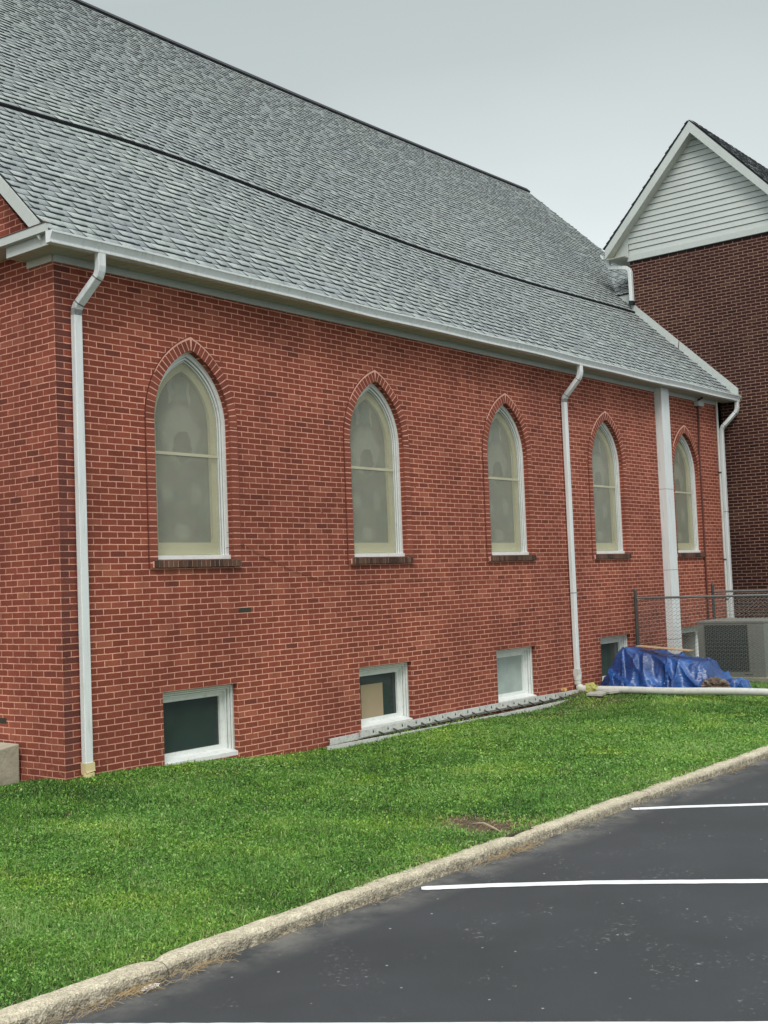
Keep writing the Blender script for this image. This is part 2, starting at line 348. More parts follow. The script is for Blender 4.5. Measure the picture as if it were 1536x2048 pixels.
# base ground sheet to the horizon
def ground_mats():
    m, t, b = mat('soil'); tc = N(t, 'ShaderNodeTexCoord')
    n = noise_(t, tc.outputs['Object'], 3, 5, 0.65); n2 = noise_(t, tc.outputs['Object'], 55, 4, 0.7)
    c = ramp_(t, n.outputs[0], (0.35, (0.04, 0.042, 0.018, 1)), (0.6, (0.12, 0.085, 0.05, 1)))
    c = mixc(t, 0.7, c, ramp_(t, n2.outputs[0], (0.3, G(0.4)), (0.7, G(1.5))), 'MULTIPLY')
    L(t, c, b.inputs['Base Color']); b.inputs['Roughness'].default_value = 1.0; bump_(t, n2.outputs[0], 1.0, 0.02, b)
    m2, t, b = mat('sealed_asphalt'); tc = N(t, 'ShaderNodeTexCoord')
    big = noise_(t, tc.outputs['Object'], 0.7, 4, 0.6)
    c = ramp_(t, big.outputs[0], (0.3, (0.030, 0.034, 0.037, 1)), (0.7, (0.046, 0.0505, 0.057, 1)))
    fine = noise_(t, tc.outputs['Object'], 160, 3, 0.8)
    c = mixc(t, 0.9, c, ramp_(t, fine.outputs[0], (0.3, G(0.7)), (0.7, G(1.3))), 'MULTIPLY')
    # small pale scuffs and chips, clustered
    cl = noise_(t, tc.outputs['Object'], 2.3, 3, 0.5); sc = noise_(t, tc.outputs['Object'], 26, 5, 0.75)
    f = math_(t, 'MULTIPLY', ramp_(t, cl.outputs[0], (0.54, G(0)), (0.66, G(1))), ramp_(t, sc.outputs[0], (0.575, G(0)), (0.67, G(0.75))))
    c = mixc(t, f, c, (0.27, 0.27, 0.27, 1))
    vo = N(t, 'ShaderNodeTexVoronoi'); vo.inputs['Scale'].default_value = 5.5; vo.inputs['Randomness'].default_value = 1; L(t, tc.outputs['Object'], vo.inputs['Vector'])
    c = mixc(t, ramp_(t, vo.outputs['Distance'], (0.03, G(0.9)), (0.055, G(0))), c, (0.40, 0.40, 0.39, 1))
    # dusty band along the gutter
    sp = N(t, 'ShaderNodeSeparateXYZ'); L(t, tc.outputs['Object'], sp.inputs[0])
    d = math_(t, 'MULTIPLY_ADD', sp.outputs[1], 2.6, 13.9, clamp=True)     # 0 at y=-5.35, 1 at -4.96
    dn = noise_(t, tc.outputs['Object'], 2.6, 5, 0.7)
    f2 = math_(t, 'MULTIPLY', d, ramp_(t, dn.outputs[0], (0.38, G(0)), (0.66, G(0.8))))
    c = mixc(t, f2, c, (0.23, 0.22, 0.20, 1))
    L(t, c, b.inputs['Base Color']); b.inputs['Roughness'].default_value = 0.72; b.inputs['Specular IOR Level'].default_value = 0.35
    bump_(t, fine.outputs[0], 0.6, 0.006, b)
    return m, m2
SOIL, ASPHALT = ground_mats()
g = MB(); g.quad((-400, -4.9, -0.34), (500, -4.9, -0.34), (500, 700, -0.34), (-400, 700, -0.34)); struct(g.build('ground', SOIL, fix=False))
g = MB(); g.quad((-400, -500, ASPH), (500, -500, ASPH), (500, -4.88, ASPH), (-400, -4.88, ASPH)); struct(g.build('parking_lot', ASPHALT, fix=False))
xs = np.linspace(-14, 30, 177); ys = np.concatenate([np.linspace(-4.86, 0.4, 43), np.linspace(0.6, 12, 24)])
V = [(x, y, lawn_z(x, y)) for y in ys for x in xs]; nx = len(xs)
F = [(j * nx + i, j * nx + i + 1, (j + 1) * nx + i + 1, (j + 1) * nx + i) for j in range(len(ys) - 1) for i in range(nx - 1)]
lm = MB(); lm.v = V; lm.f = F; lm.mi = [0] * len(F); lawn = struct(lm.build('lawn_ground', SOIL, smooth=True, fix=False))

# kerb: cast in lengths with rough rounded edges, one sheet of concrete
def kerb_mat():
    m, t, b = mat('kerb_concrete'); tc = N(t, 'ShaderNodeTexCoord')
    n = noise_(t, tc.outputs['Object'], 45, 4, 0.75); n2 = noise_(t, tc.outputs['Object'], 5, 5, 0.65)
    vo = N(t, 'ShaderNodeTexVoronoi'); vo.inputs['Scale'].default_value = 70; L(t, tc.outputs['Object'], vo.inputs['Vector'])
    c = ramp_(t, n2.outputs[0], (0.3, (0.48, 0.42, 0.305, 1)), (0.7, (0.76, 0.69, 0.52, 1)))
    c = mixc(t, 0.85, c, ramp_(t, n.outputs[0], (0.32, G(0.45)), (0.7, G(1.35))), 'MULTIPLY')
    c = mixc(t, ramp_(t, vo.outputs['Distance'], (0.14, G(0.75)), (0.32, G(0))), c, (0.78, 0.74, 0.61, 1))
    sp = N(t, 'ShaderNodeSeparateXYZ'); L(t, tc.outputs['Object'], sp.inputs[0])
    low = math_(t, 'MULTIPLY_ADD', sp.outputs[2], -22, -4.75, clamp=True)      # mottled darker brown down the face
    f = math_(t, 'MULTIPLY', low, ramp_(t, noise_(t, tc.outputs['Object'], 22, 5, 0.7).outputs[0], (0.38, G(0.2)), (0.6, G(0.85))))
    c = mixc(t, f, c, (0.10, 0.088, 0.065, 1))
    L(t, c, b.inputs['Base Color']); b.inputs['Roughness'].default_value = 0.95
    bump_(t, math_(t, 'ADD', n.outputs[0], vo.outputs['Distance']), 0.9, 0.012, b); return m
KERBM = kerb_mat()
km = MB(); cuts = [-14, -6.1, -2.98, 0.72, 3.02, 6.4, 9.7, 13, 22]
prof0 = [(KY0, -0.36), (KY0, -0.226), (KY0 - 0.015, -0.213), (KY1 + 0.045, -0.210), (KY1 + 0.018, -0.218), (KY1, -0.24), (KY1 - 0.008, -0.34)]
for ci in range(len(cuts) - 1):
    a, b_ = cuts[ci] + 0.006, cuts[ci + 1] - 0.006; n = max(8, int((b_ - a) / 0.06)); base = len(km.v); dz = random.uniform(-0.008, 0.008); dy = random.uniform(-0.012, 0.012)
    for i in range(n + 1):
        x = a + (b_ - a) * i / n; e = min(i, n - i) * (b_ - a) / n
        chip = max(0, 1 - e / 0.09) * 0.016
        for j, (y, z) in enumerate(prof0):
            w = 0 if j in (0, 6) else 1
            ny = noise.noise(Vector((x * 7, j * 3.1, 1))) * 0.008 + noise.noise(Vector((x * 1.2, j, 5))) * 0.008
            nz_ = noise.noise(Vector((x * 8, j * 2.3, 9))) * 0.006
            km.v.append((x, y + dy + (ny + (chip * (1 if j > 2 else -1) * 0.6)) * w, z + (dz + nz_ - chip) * w))
    m_ = len(prof0)
    for i in range(n):
        for j in range(m_ - 1): km.f.append((base + i * m_ + j, base + i * m_ + j + 1, base + (i + 1) * m_ + j + 1, base + (i + 1) * m_ + j)); km.mi.append(0)
    km.f.append(tuple(base + j for j in range(m_))); km.f.append(tuple(base + n * m_ + j for j in range(m_))[::-1]); km.mi += [0, 0]
struct(km.build('kerb', KERBM, smooth=True))

# painted stall lines
PAINT = solid_mat('white_road_paint', (0.76, 0.78, 0.80, 1), 0.6, 0.05, 8, bump=0.2, bscale=120, dirt=(0.35, 0.35, 0.36, 1), dirt_amt=0.5)
lines = [[(2.50, -5.005), (2.80, -5.36), (3.253, -5.985), (5.2, -8.9)],
         [(-0.72, -5.03), (-0.42, -5.40), (0.007, -5.985), (0.626, -6.998), (2.3, -9.6)],
         [(-3.80, -5.09), (-3.633, -5.344), (-3.226, -5.974), (-1.921, -7.992), (-0.5, -10.19)]]
for pts in lines:
    P = []
    for i in range(len(pts) - 1):
        for k in range(12):
            f = k / 12; P.append(Vector((pts[i][0] * (1 - f) + pts[i + 1][0] * f, pts[i][1] * (1 - f) + pts[i + 1][1] * f, 0)))
    P.append(Vector((*pts[-1], 0))); pm = MB(); Lp = []; Rp = []
    for i, p in enumerate(P):
        d = (P[min(i + 1, len(P) - 1)] - P[max(i - 1, 0)]).normalized(); nn = Vector((-d.y, d.x, 0)); w = 0.052 if i else 0.036
        j1, j2 = random.uniform(-.003, .003), random.uniform(-.003, .003)
        Lp.append(p + nn * (w + j1)); Rp.append(p - nn * (w + j2))
    for i in range(len(P) - 1): pm.quad(*[(q.x, q.y, ASPH + 0.004) for q in (Rp[i], Rp[i + 1], Lp[i + 1], Lp[i])])
    struct(pm.build('parking_line', PAINT, fix=False))

# ------------------------------------------------------------------ grass
def grass_material():
    m, t, b = mat('grass_blades'); tc = N(t, 'ShaderNodeTexCoord')
    a = N(t, 'ShaderNodeAttribute', attribute_name='tint')
    c = ramp_(t, a.outputs['Fac'], (0.0, (0.036, 0.105, 0.020, 1)), (0.35, (0.135, 0.32, 0.050, 1)), (0.7, (0.25, 0.47, 0.080, 1)), (0.86, (0.40, 0.56, 0.20, 1)), (1.0, (0.52, 0.43, 0.25, 1)))
    n = noise_(t, tc.outputs['Object'], 1.1, 4, 0.6)
    c = mixc(t, 1.0, c, ramp_(t, n.outputs[0], (0.3, (0.75, 0.85, 0.95, 1)), (0.55, (1, 1, 1, 1)), (0.72, (1.45, 1.22, 0.9, 1))), 'MULTIPLY')
    L(t, c, b.inputs['Base Color']); b.inputs['Roughness'].default_value = 0.5; b.inputs['Specular IOR Level'].default_value = 0.35
    tr = N(t, 'ShaderNodeBsdfTranslucent'); L(t, c, tr.inputs[0]); ms = N(t, 'ShaderNodeMixShader'); ms.inputs[0].default_value = 0.3
    L(t, b.outputs[0], ms.inputs[1]); L(t, tr.outputs[0], ms.inputs[2]); L(t, ms.outputs[0], t.nodes['Material Output'].inputs[0]); return m
GRASS = grass_material()
def blades(name, X, Y, Z, H, W, tint, lean=0.5, mat_=None):
    n = len(X); ang = RNG.uniform(0, 2 * PI, n); la = RNG.uniform(0, 2 * PI, n); lr = RNG.uniform(0.1, lean, n) * H
    dx, dy = np.cos(ang) * W / 2, np.sin(ang) * W / 2; lx, ly = np.cos(la) * lr, np.sin(la) * lr
    v = np.zeros((n, 5, 3))
    v[:, 0] = np.stack([X - dx, Y - dy, Z - 0.01], 1); v[:, 1] = np.stack([X + dx, Y + dy, Z - 0.01], 1)
    mx, my, mz = X + lx * 0.35, Y + ly * 0.35, Z + H * 0.62
    v[:, 2] = np.stack([mx + dx * .85, my + dy * .85, mz], 1); v[:, 3] = np.stack([mx - dx * .85, my - dy * .85, mz], 1)
    v[:, 4] = np.stack([X + lx * 1.25, Y + ly * 1.25, Z + H * np.sqrt(np.clip(1 - (lr / H) ** 2 * 0.7, 0.1, 1))], 1)
    b = (np.arange(n) * 5)[:, None]
    ff = np.concatenate([b + np.array([0, 1, 2, 3]), b + np.array([3, 2, 4])], 1).ravel()
    ln = np.tile([4, 3], n)
    return np_mesh(name, v.reshape(-1, 3), ff, ln, mat_ or GRASS, attrs={'tint': ('POINT', np.repeat(tint, 5))})
vlz = np.vectorize(lawn_z)
def fnoise(x, y, s, o):
    return np.array([noise.noise(Vector((a * s + o, b * s, o))) for a, b in zip(x, y)])
NB = 420000
# candidates, thinned by distance
X = RNG.uniform(-6.5, 19, NB * 3); Y = RNG.uniform(-4.84, 0.0, NB * 3)
extra = int(NB * 0.25); X = np.concatenate([X, RNG.uniform(-5, 0.0, extra)]); Y = np.concatenate([Y, RNG.uniform(0.0, 3.0, extra)])
D = 0.78 * (X - CAM.x) + 0.6233 * (Y - CAM.y)
U = (0.6257 * (X - CAM.x) - 0.779 * (Y - CAM.y)) / D
keep = (D > 5) & (np.abs(U) < 0.47) & (RNG.uniform(0, 1, len(X)) < np.clip((8.5 / D) ** 1.35, 0.15, 1))
X, Y, D = X[keep], Y[keep], D[keep]
# coarse density masks evaluated on a grid
gx = np.linspace(-7, 20, 271); gy = np.linspace(-5, 3.2, 83)
def gridnoise(s, o):
    return np.array([[noise.noise(Vector((a * s + o, b * s, o))) for a in gx] for b in gy])
def samp(Gd, x, y):
    i = np.clip(((x + 7) / 27 * 270), 0, 269.99); j = np.clip(((y + 5) / 8.2 * 82), 0, 81.99); i0 = i.astype(int); j0 = j.astype(int); fi = i - i0; fj = j - j0
    return (Gd[j0, i0] * (1 - fi) + Gd[j0, i0 + 1] * fi) * (1 - fj) + (Gd[j0 + 1, i0] * (1 - fi) + Gd[j0 + 1, i0 + 1] * fi) * fj
g1, g2, g3 = gridnoise(1.3, 3.3), gridnoise(4.5, 8.1), gridnoise(0.45, 5.7)
hx_ = np.sin(X * 31 + 3 * np.sin(Y * 17)) * np.sin(Y * 37 + 2.5 * np.sin(X * 19 + 1))      # small tussocks
n1, n2_, n3_ = samp(g1, X, Y), samp(g2, X, Y), samp(g3, X, Y)
dens = np.clip(0.93 + 0.6 * n2_ + 0.30 * hx_, 0.22, 1)
bare = np.exp(-(((X - 0.92) / 0.30) ** 2 + ((Y + 4.52) / 0.30) ** 2)) * 1.3 + np.exp(-(((X - 1.1) / 0.22) ** 2 + ((Y + 4.12) / 0.22) ** 2)) * 0.9    # washed-out hole behind the kerb joint
worn = np.exp(-(((X - 9.0) / 1.4) ** 2 + ((Y + 0.9) / 0.45) ** 2)) * 0.75 + np.exp(-(((X - 1.3) / 1.1) ** 2 + ((Y + 0.75) / 0.35) ** 2)) * 0.4
edge = np.clip((-4.62 - Y) / 0.2, 0, 1) * np.clip(0.55 + 1.2 * n2_, 0, 1)
dens = dens * (1 - np.clip(bare, 0, 1)) * (1 - 0.6 * worn) * (1 - 0.55 * edge)
inside = (X > -0.02) & (Y > -0.03)
block = (X > -0.32) & (X < 0.0) & (Y > 0.6)
dens = dens * np.where((Y > -0.31) & (X > 3.9) & (X < 10.8), 0.3, 1) * np.where((Y > -0.5) & (X > 6.2) & (X < 10.8), 0.45, 1)
k2 = (RNG.uniform(0, 1, len(X)) < dens) & ~inside & ~block
X, Y, D, n1, n2_, n3_, bare, worn, edge, hx_ = [a[k2] for a in (X, Y, D, n1, n2_, n3_, bare, worn, edge, hx_)]
Z = vlz(X, Y)
H = RNG.uniform(0.022, 0.052, len(X)) * (1 + 0.45 * n1 + 0.28 * hx_) * (1 - 0.45 * np.clip(worn + bare, 0, 1)) * (1 - 0.3 * edge)
tall = RNG.uniform(0, 1, len(X)) < 0.015; H[tall] *= 1.5
W = RNG.uniform(0.0045, 0.0085, len(X)) * np.clip(D / 9, 0.9, 1.9)
tint = np.clip(RNG.normal(0.43, 0.25, len(X)) + 0.30 * n1 + 0.25 * n3_ + 0.10 * hx_, 0, 0.88)
straw = RNG.uniform(0, 1, len(X)) < (0.022 + 0.5 * np.clip(bare, 0, 1) + 0.22 * worn + 0.30 * edge)
tint[straw] = RNG.uniform(0.9, 1.0, straw.sum())
gr = blades('grass', X, Y, Z, H, W, tint, lean=1.9); gr['kind'] = 'stuff'
rt_ = MB(); rt_.tube([(0.98, -4.30, -0.22), (0.93, -4.45, -0.195), (0.84, -4.60, -0.20), (0.78, -4.72, -0.215)], 0.009, 6, widths=[.5, 1, 1, .5])
tag(rt_.build('exposed_root', solid_mat('pale_root', (0.40, 0.33, 0.23, 1), 0.8, 0.2, 20), smooth=True), 'pale exposed root or stick in the bare brown hollow behind the kerb', 'stick')
# broad little weed leaves through the turf
k3 = RNG.uniform(0, 1, len(X)) < np.clip(0.26 + 0.7 * n2_ + 0.5 * n3_, 0.04, 0.6) * (D < 17)
cx_, cy_, cz_ = X[k3] + RNG.normal(0, 0.01, k3.sum()), Y[k3] + RNG.normal(0, 0.01, k3.sum()), Z[k3] + H[k3] * RNG.uniform(0.4, 0.95, k3.sum())
nl = len(cx_); r_ = RNG.uniform(0.0035, 0.008, nl) * np.clip(D[k3] / 9, 0.9, 1.6); an = RNG.uniform(0, 2 * PI, nl); tl_ = RNG.uniform(-0.9, 0.9, (nl, 2))
vv_ = np.zeros((nl, 5, 3))
for q in range(5):
    a_ = an + q * 2 * PI / 5; ex = np.cos(a_) * r_ * (1.45 if q == 0 else 1); ey = np.sin(a_) * r_ * (1.45 if q == 0 else 1)
    vv_[:, q] = np.stack([cx_ + ex, cy_ + ey, cz_ + ex * tl_[:, 0] + ey * tl_[:, 1]], 1)
ok_ = (cy_ > -4.85)
vv_ = vv_[ok_]; nl = len(vv_)
wl = np_mesh('weed_leaves', vv_.reshape(-1, 3), np.arange(nl * 5), np.full(nl, 5), GRASS, attrs={'tint': ('POINT', np.repeat(np.clip(RNG.normal(0.55, 0.16, nl), 0, 0.86), 5))}); wl['kind'] = 'stuff'
# dead runners and straw in the gutter and over the kerb
def straw_clump(n, fx, fy, fz, spread=0.05):
    m = MB()
    for _ in range(n):
        x, y = fx(), fy(); a = random.uniform(-0.7, 0.7) + (0 if random.random() < .7 else PI / 2); l = random.uniform(0.03, 0.16); pts = []
        for k in range(5):
            s_ = k / 4 * l; pts.append((x + math.cos(a) * s_ + random.uniform(-.006, .006), y + math.sin(a) * s_ * .6 + random.uniform(-.006, .006), fz(y) + random.uniform(0.002, 0.02) + 0.015 * math.sin(k)))
        m.tube(pts, random.uniform(0.0007, 0.0016), 3)
    return m
STRAW = solid_mat('dry_straw', (0.36, 0.26, 0.14, 1), 0.8, 0.3, 30)
sm_ = MB()
for cx, wd, cnt in ((-3.45, 0.35, 110), (-3.2, 0.12, 60), (-2.8, 0.12, 45), (0.5, 0.22, 110), (0.15, 0.2, 40), (-1.2, 0.15, 14), (-1.9, 0.2, 10), (1.9, 0.4, 20), (4.9, 0.4, 60), (3.3, 0.3, 12)):
    s2 = straw_clump(cnt, lambda: random.gauss(cx, wd), lambda: random.uniform(-5.08, -4.955), lambda y: ASPH)
    o = len(sm_.v); sm_.v += s2.v; sm_.f += [tuple(o + i for i in f) for f in s2.f]; sm_.mi += s2.mi
s2 = straw_clump(140, lambda: random.gauss(0.9, 0.25), lambda: random.gauss(-4.5, 0.2), lambda y: -0.235)
o = len(sm_.v); sm_.v += s2.v; sm_.f += [tuple(o + i for i in f) for f in s2.f]; sm_.mi += s2.mi
sw = sm_.build('dry_grass', STRAW, fix=False); sw['kind'] = 'stuff'

# ================================================================== CHURCH
L_X = 17.1                     # plane of the brown wing that the long wall runs up to
church = thing('church', 'long red brick church hall with pointed windows and a steep grey shingle roof', 'church')
M_ = 0.96; PHI = math.atan(M_); CP, SP_ = math.cos(PHI), math.sin(PHI)
Y0, Z0 = -0.30, 5.52; RIDGE_Y = 7.18; XE = 21.25
def flat_wall(name, outline, holes, thick, place, material, parent):
    """2d outline with holes (u,v) -> extruded wall; place(u,v,w)->xyz, w from 0 (outer face) to thick"""
    cu = bpy.data.curves.new('tmp', 'CURVE'); cu.dimensions = '2D'; cu.fill_mode = 'BOTH'; cu.extrude = thick / 2
    for loop in [outline] + holes:
        sp = cu.splines.new('POLY'); sp.points.add(len(loop) - 1); sp.use_cyclic_u = True
        for i, (u, v) in enumerate(loop): sp.points[i].co = (u, v, 0, 1)
    to = bpy.data.objects.new('tmp', cu); COL.objects.link(to)
    bpy.context.view_layer.update()
    me = bpy.data.meshes.new_from_object(to.evaluated_get(bpy.context.evaluated_depsgraph_get()))
    bpy.data.objects.remove(to); bpy.data.curves.remove(cu); me.name = name
    for v in me.vertices:
        u, w_, d = v.co; v.co = place(u, w_, d + thick / 2)
    bm = bmesh.new(); bm.from_mesh(me); bmesh.ops.remove_doubles(bm, verts=bm.verts, dist=1e-5); bmesh.ops.recalc_face_normals(bm, faces=bm.faces); bm.to_mesh(me); bm.free()
    me.materials.clear(); me.materials.append(material); me.polygons.foreach_set('use_smooth', [False] * len(me.polygons)); me.polygons.foreach_set('material_index', [0] * len(me.polygons))
    o = bpy.data.objects.new(name, me); COL.objects.link(o); o.parent = parent; return o
HW, SPR, APX, SILL = 0.585, 3.76, 4.615, 2.20
def arch_pts(cx, hw, z0, spring, apex, n=14, zb=None):
    """closed outline of a pointed opening, from bottom-left clockwise"""
    rise = apex - spring; R = (hw * hw + rise * rise) / (2 * hw)
    pts = [(cx - hw, z0)]
    a1 = math.asin(min(1, rise / R))
    for i in range(n + 1):
        a = a1 * i / n; pts.append((cx - hw + R - R * math.cos(a), spring + R * math.sin(a)))
    for i in range(n - 1, -1, -1):
        a = a1 * i / n; pts.append((cx + hw - R + R * math.cos(a), spring + R * math.sin(a)))
    pts.append((cx + hw, z0)); return pts
WC = [1.865, 5.225, 8.49, 11.775, 15.055]
BC = [1.875, 5.235, 8.50, 11.77, 15.05]; BHW, BT, BB = 0.57, 0.745, -0.09
holes = [arch_pts(c, HW, SILL, SPR, APX) for c in WC]
holes += [[(c - BHW, BB), (c - BHW, BT), (c + BHW, BT), (c + BHW, BB)] for c in BC]
WR = 16.68
flat_wall('long_wall', [(0.0, -0.4), (0.0, 5.40), (WR, 5.40), (WR, -0.4)], holes, 0.30, lambda u, v, w: (u, w, v), MAIN, church)
gz = lambda y: Z0 + M_ * (y - Y0)
# gable end (x = 0), butted behind the long wall
GT = 0.12
gout = [(0.30, -0.4), (0.30, 5.60), (RIDGE_Y, gz(RIDGE_Y) - GT - 0.1), (2 * RIDGE_Y - 0.0, 5.60), (2 * RIDGE_Y, -0.4)]
flat_wall('gable_wall', gout, [], 0.28, lambda u, v, w: (w, u, v), MAIN, church)
bk = MB(); bk.box(0.28, XE, 2 * RIDGE_Y - 0.3, 2 * RIDGE_Y, -0.4, 5.5); bk.build('rear_wall', MAIN, church)
bk = MB(); bk.box(WR - 0.28, WR, 0.30, 2.6, -0.4, 5.4); bk.build('end_wall', MAIN, church)
fe = MB(); fe.prism([(XE - 0.3, 3.0, -0.4), (XE - 0.3, 3.0, 8.2), (XE - 0.3, RIDGE_Y, gz(RIDGE_Y) - 0.3), (XE - 0.3, 2 * RIDGE_Y - .32, 5.7), (XE - 0.3, 2 * RIDGE_Y - .32, -0.4)], (0.28, 0, 0)); fe.build('far_gable_wall', MAIN, church)
# dark room behind the windows
rm = MB(); rm.box(0.5, 16.3, 0.9, 1.0, -0.3, 5.2); rm.box(0.5, 16.3, 0.34, 0.88, 1.1, 1.2); rm.build('interior_wall', DARKVOID, church)

# ---- roof of individual shingle tabs
S_TOT = (RIDGE_Y - Y0) / CP; SEAM = 3.118; NLOW = 22; EXPO = SEAM / NLOW
wx = np.array([-1, 0.8, 3.2, 6, 9, 12.2, 16.7, 18, 22]); wv = np.array([0.0, 0.08, 0.26, 0.0, -0.22, -0.20, 0.0, 0, 0])
def wob(x, s):
    w = np.interp(x, wx, wv); w = (np.interp(x - .7, wx, wv) + np.interp(x + .7, wx, wv) + w) / 3
    g_ = np.clip(s / 3.1, 0, 1) * np.clip((S_TOT - s) / 6.0, 0, 1) ** 0.7
    return w * g_ / CP * 0.95
def roof_pt(x, s, h):
    s2 = s + wob(x, s); sag = -0.10 * np.sin(PI * np.clip((x + .3) / 21.5, 0, 1)) * (s / S_TOT) ** 2
    y = Y0 + s2 * CP - h * SP_; z = Z0 + s2 * SP_ + h * CP + sag
    return np.stack([np.broadcast_to(x, y.shape), y, z], -1)
def shingle_field(x0, x1, pt, s0, s1, expo, base_h, rng):
    vs, tints, mats = [], [], []; fl = []; s = s0; row = 0; off = 0
    VV = []; TT = []; MM = []
    while s < s1 - 0.02:
        x = x0 - rng.uniform(0, 0.25); cnt = 0
        while x < x1:
            w = (rng.choice([0.10, 0.13, 0.16, 0.20]) if cnt % 2 else rng.choice([0.07, 0.10, 0.14, 0.18])); cnt += 1; xa, xb = max(x, x0), min(x + w, x1); x += w
            if xb - xa < 0.01: continue
            thick = (cnt % 2 == 1) != (rng.uniform() < 0.08)
            hb = base_h + (0.019 if thick else 0.006) + rng.uniform(0, 0.003); se = s - (0.006 if thick else 0) + rng.uniform(-.002, .002); st = min(s + expo * 1.12, s1)
            xa2, xb2 = xa + 0.0012, xb - 0.0012
            XX = np.array([xa2, xb2, xb2, xa2, xa2, xb2]); SS = np.array([se, se, st, st, se, se]); HH = np.array([hb, hb, base_h, base_h, base_h - 0.004, base_h - 0.004])
            VV.append((XX, SS, HH)); TT.append(np.clip((0.74 if thick else 0.36) + rng.normal(0, 0.13), 0, 1))
        s += expo; row += 1
    XX = np.array([a[0] for a in VV]); SS = np.array([a[1] for a in VV]); HH = np.array([a[2] for a in VV])
    P = pt(XX, SS, HH).reshape(-1, 3); n = len(VV); b = (np.arange(n) * 6)[:, None]
    ff = np.concatenate([b + np.array([0, 1, 2, 3]), b + np.array([4, 5, 1, 0]), b + np.array([4, 0, 3]), b + np.array([5, 2, 1])], 1).ravel()
    ln = np.tile([4, 4, 3, 3], n); mi = np.tile([0, 1, 1, 1], n)
    return P, ff, ln, mi, np.repeat(TT, 6)
def add_field(name, fields, parent):
    P = []; ff = []; ln = []; mi = []; tt = []; o = 0
    for f in fields: P.append(f[0]); ff.append(f[1] + o); ln.append(f[2]); mi.append(f[3]); tt.append(f[4]); o += len(f[0])
    ob = np_mesh(name, np.concatenate(P), np.concatenate(ff), np.concatenate(ln), [SHINGLE, SHEDGE], parent, attrs={'tint': ('POINT', np.concatenate(tt))})
    ob.data.polygons.foreach_set('material_index', np.concatenate(mi).astype(np.int32)); return ob
f1 = shingle_field(-0.27, L_X - 0.01, roof_pt, 0.0, SEAM, EXPO, 0.0, RNG)
f2 = shingle_field(-0.27, XE, roof_pt, SEAM, S_TOT, EXPO, 0.032, RNG)
f3 = shingle_field(L_X - 0.01, XE, roof_pt, SEAM - 2 * EXPO, SEAM, EXPO, 0.0, RNG)
roof = add_field('roof', [f1, f2, f3], church)
# roof deck under the shingles, both slopes, following the same sag
dk = MB()
def deck_strip(sv, hv):
    xs_ = np.linspace(-0.27, XE, 60); nn = len(sv)
    for i, x in enumerate(xs_):
        for s, h in zip(sv, hv):
            p = roof_pt(np.array(x), np.array(float(s)), np.array(float(h))); dk.v.append(tuple(p.reshape(3)))
    return nn, len(xs_)
sv = list(np.linspace(0.01, SEAM, 5)) + list(np.linspace(SEAM + 0.01, S_TOT, 9)); hv = [-0.012] * 5 + [0.018] * 9
nn, nxx = deck_strip(sv, hv)
for i in range(nxx - 1):
    for j in range(nn - 1): a = i * nn + j; dk.f.append((a, a + 1, a + nn + 1, a + nn)); dk.mi.append(0)
dk.quad((-0.27, 2 * RIDGE_Y - Y0, Z0), (XE, 2 * RIDGE_Y - Y0, Z0), (XE, RIDGE_Y, Z0 + S_TOT * SP_), (-0.27, RIDGE_Y, Z0 + S_TOT * SP_))
dk.build('roof_deck', SHEDGE, roof, fix=False)
# dark butt of the raised upper layer
sb = MB(); xs_ = np.linspace(-0.27, L_X + .3, 200)
for i in range(len(xs_) - 1):
    q = []
    for x, h in ((xs_[i], 0.0), (xs_[i + 1], 0.0), (xs_[i + 1], 0.046), (xs_[i], 0.046)): q.append(tuple(roof_pt(np.array(x), np.array(SEAM - 0.006 + 0.004 * math.sin(x * 9)), np.array(h)).reshape(3)))
    sb.quad(*q)
    q = []
    for x, s in ((xs_[i], SEAM - 0.006), (xs_[i + 1], SEAM - 0.006), (xs_[i + 1], SEAM + 0.02), (xs_[i], SEAM + 0.02)): q.append(tuple(roof_pt(np.array(x), np.array(s), np.array(0.0462)).reshape(3)))
    sb.quad(*q)
sb.build('roof_step', BLACK, roof, fix=False)
# ridge vent
rv = MB()
xs_ = np.linspace(-0.27, XE, 90)
for i in range(len(xs_) - 1):
    def rp(x, s, h): return tuple(roof_pt(np.array(x), np.array(s), np.array(h)).reshape(3))
    a, b_ = xs_[i], xs_[i + 1]
    rv.quad(rp(a, S_TOT - 0.16, 0.03), rp(b_, S_TOT - 0.16, 0.03), rp(b_, S_TOT - 0.16, 0.085), rp(a, S_TOT - 0.16, 0.085))
    rv.quad(rp(a, S_TOT - 0.16, 0.085), rp(b_, S_TOT - 0.16, 0.085), rp(b_, S_TOT + 0.0, 0.085), rp(a, S_TOT + 0.0, 0.085))
    za, zb = rp(a, S_TOT, 0.085), rp(b_, S_TOT, 0.085)
    rv.quad(za, zb, (b_, zb[1] + 0.16, zb[2] - 0.14), (a, za[1] + 0.16, za[2] - 0.14))
rv.build('ridge_vent', BLACK, roof, fix=False)

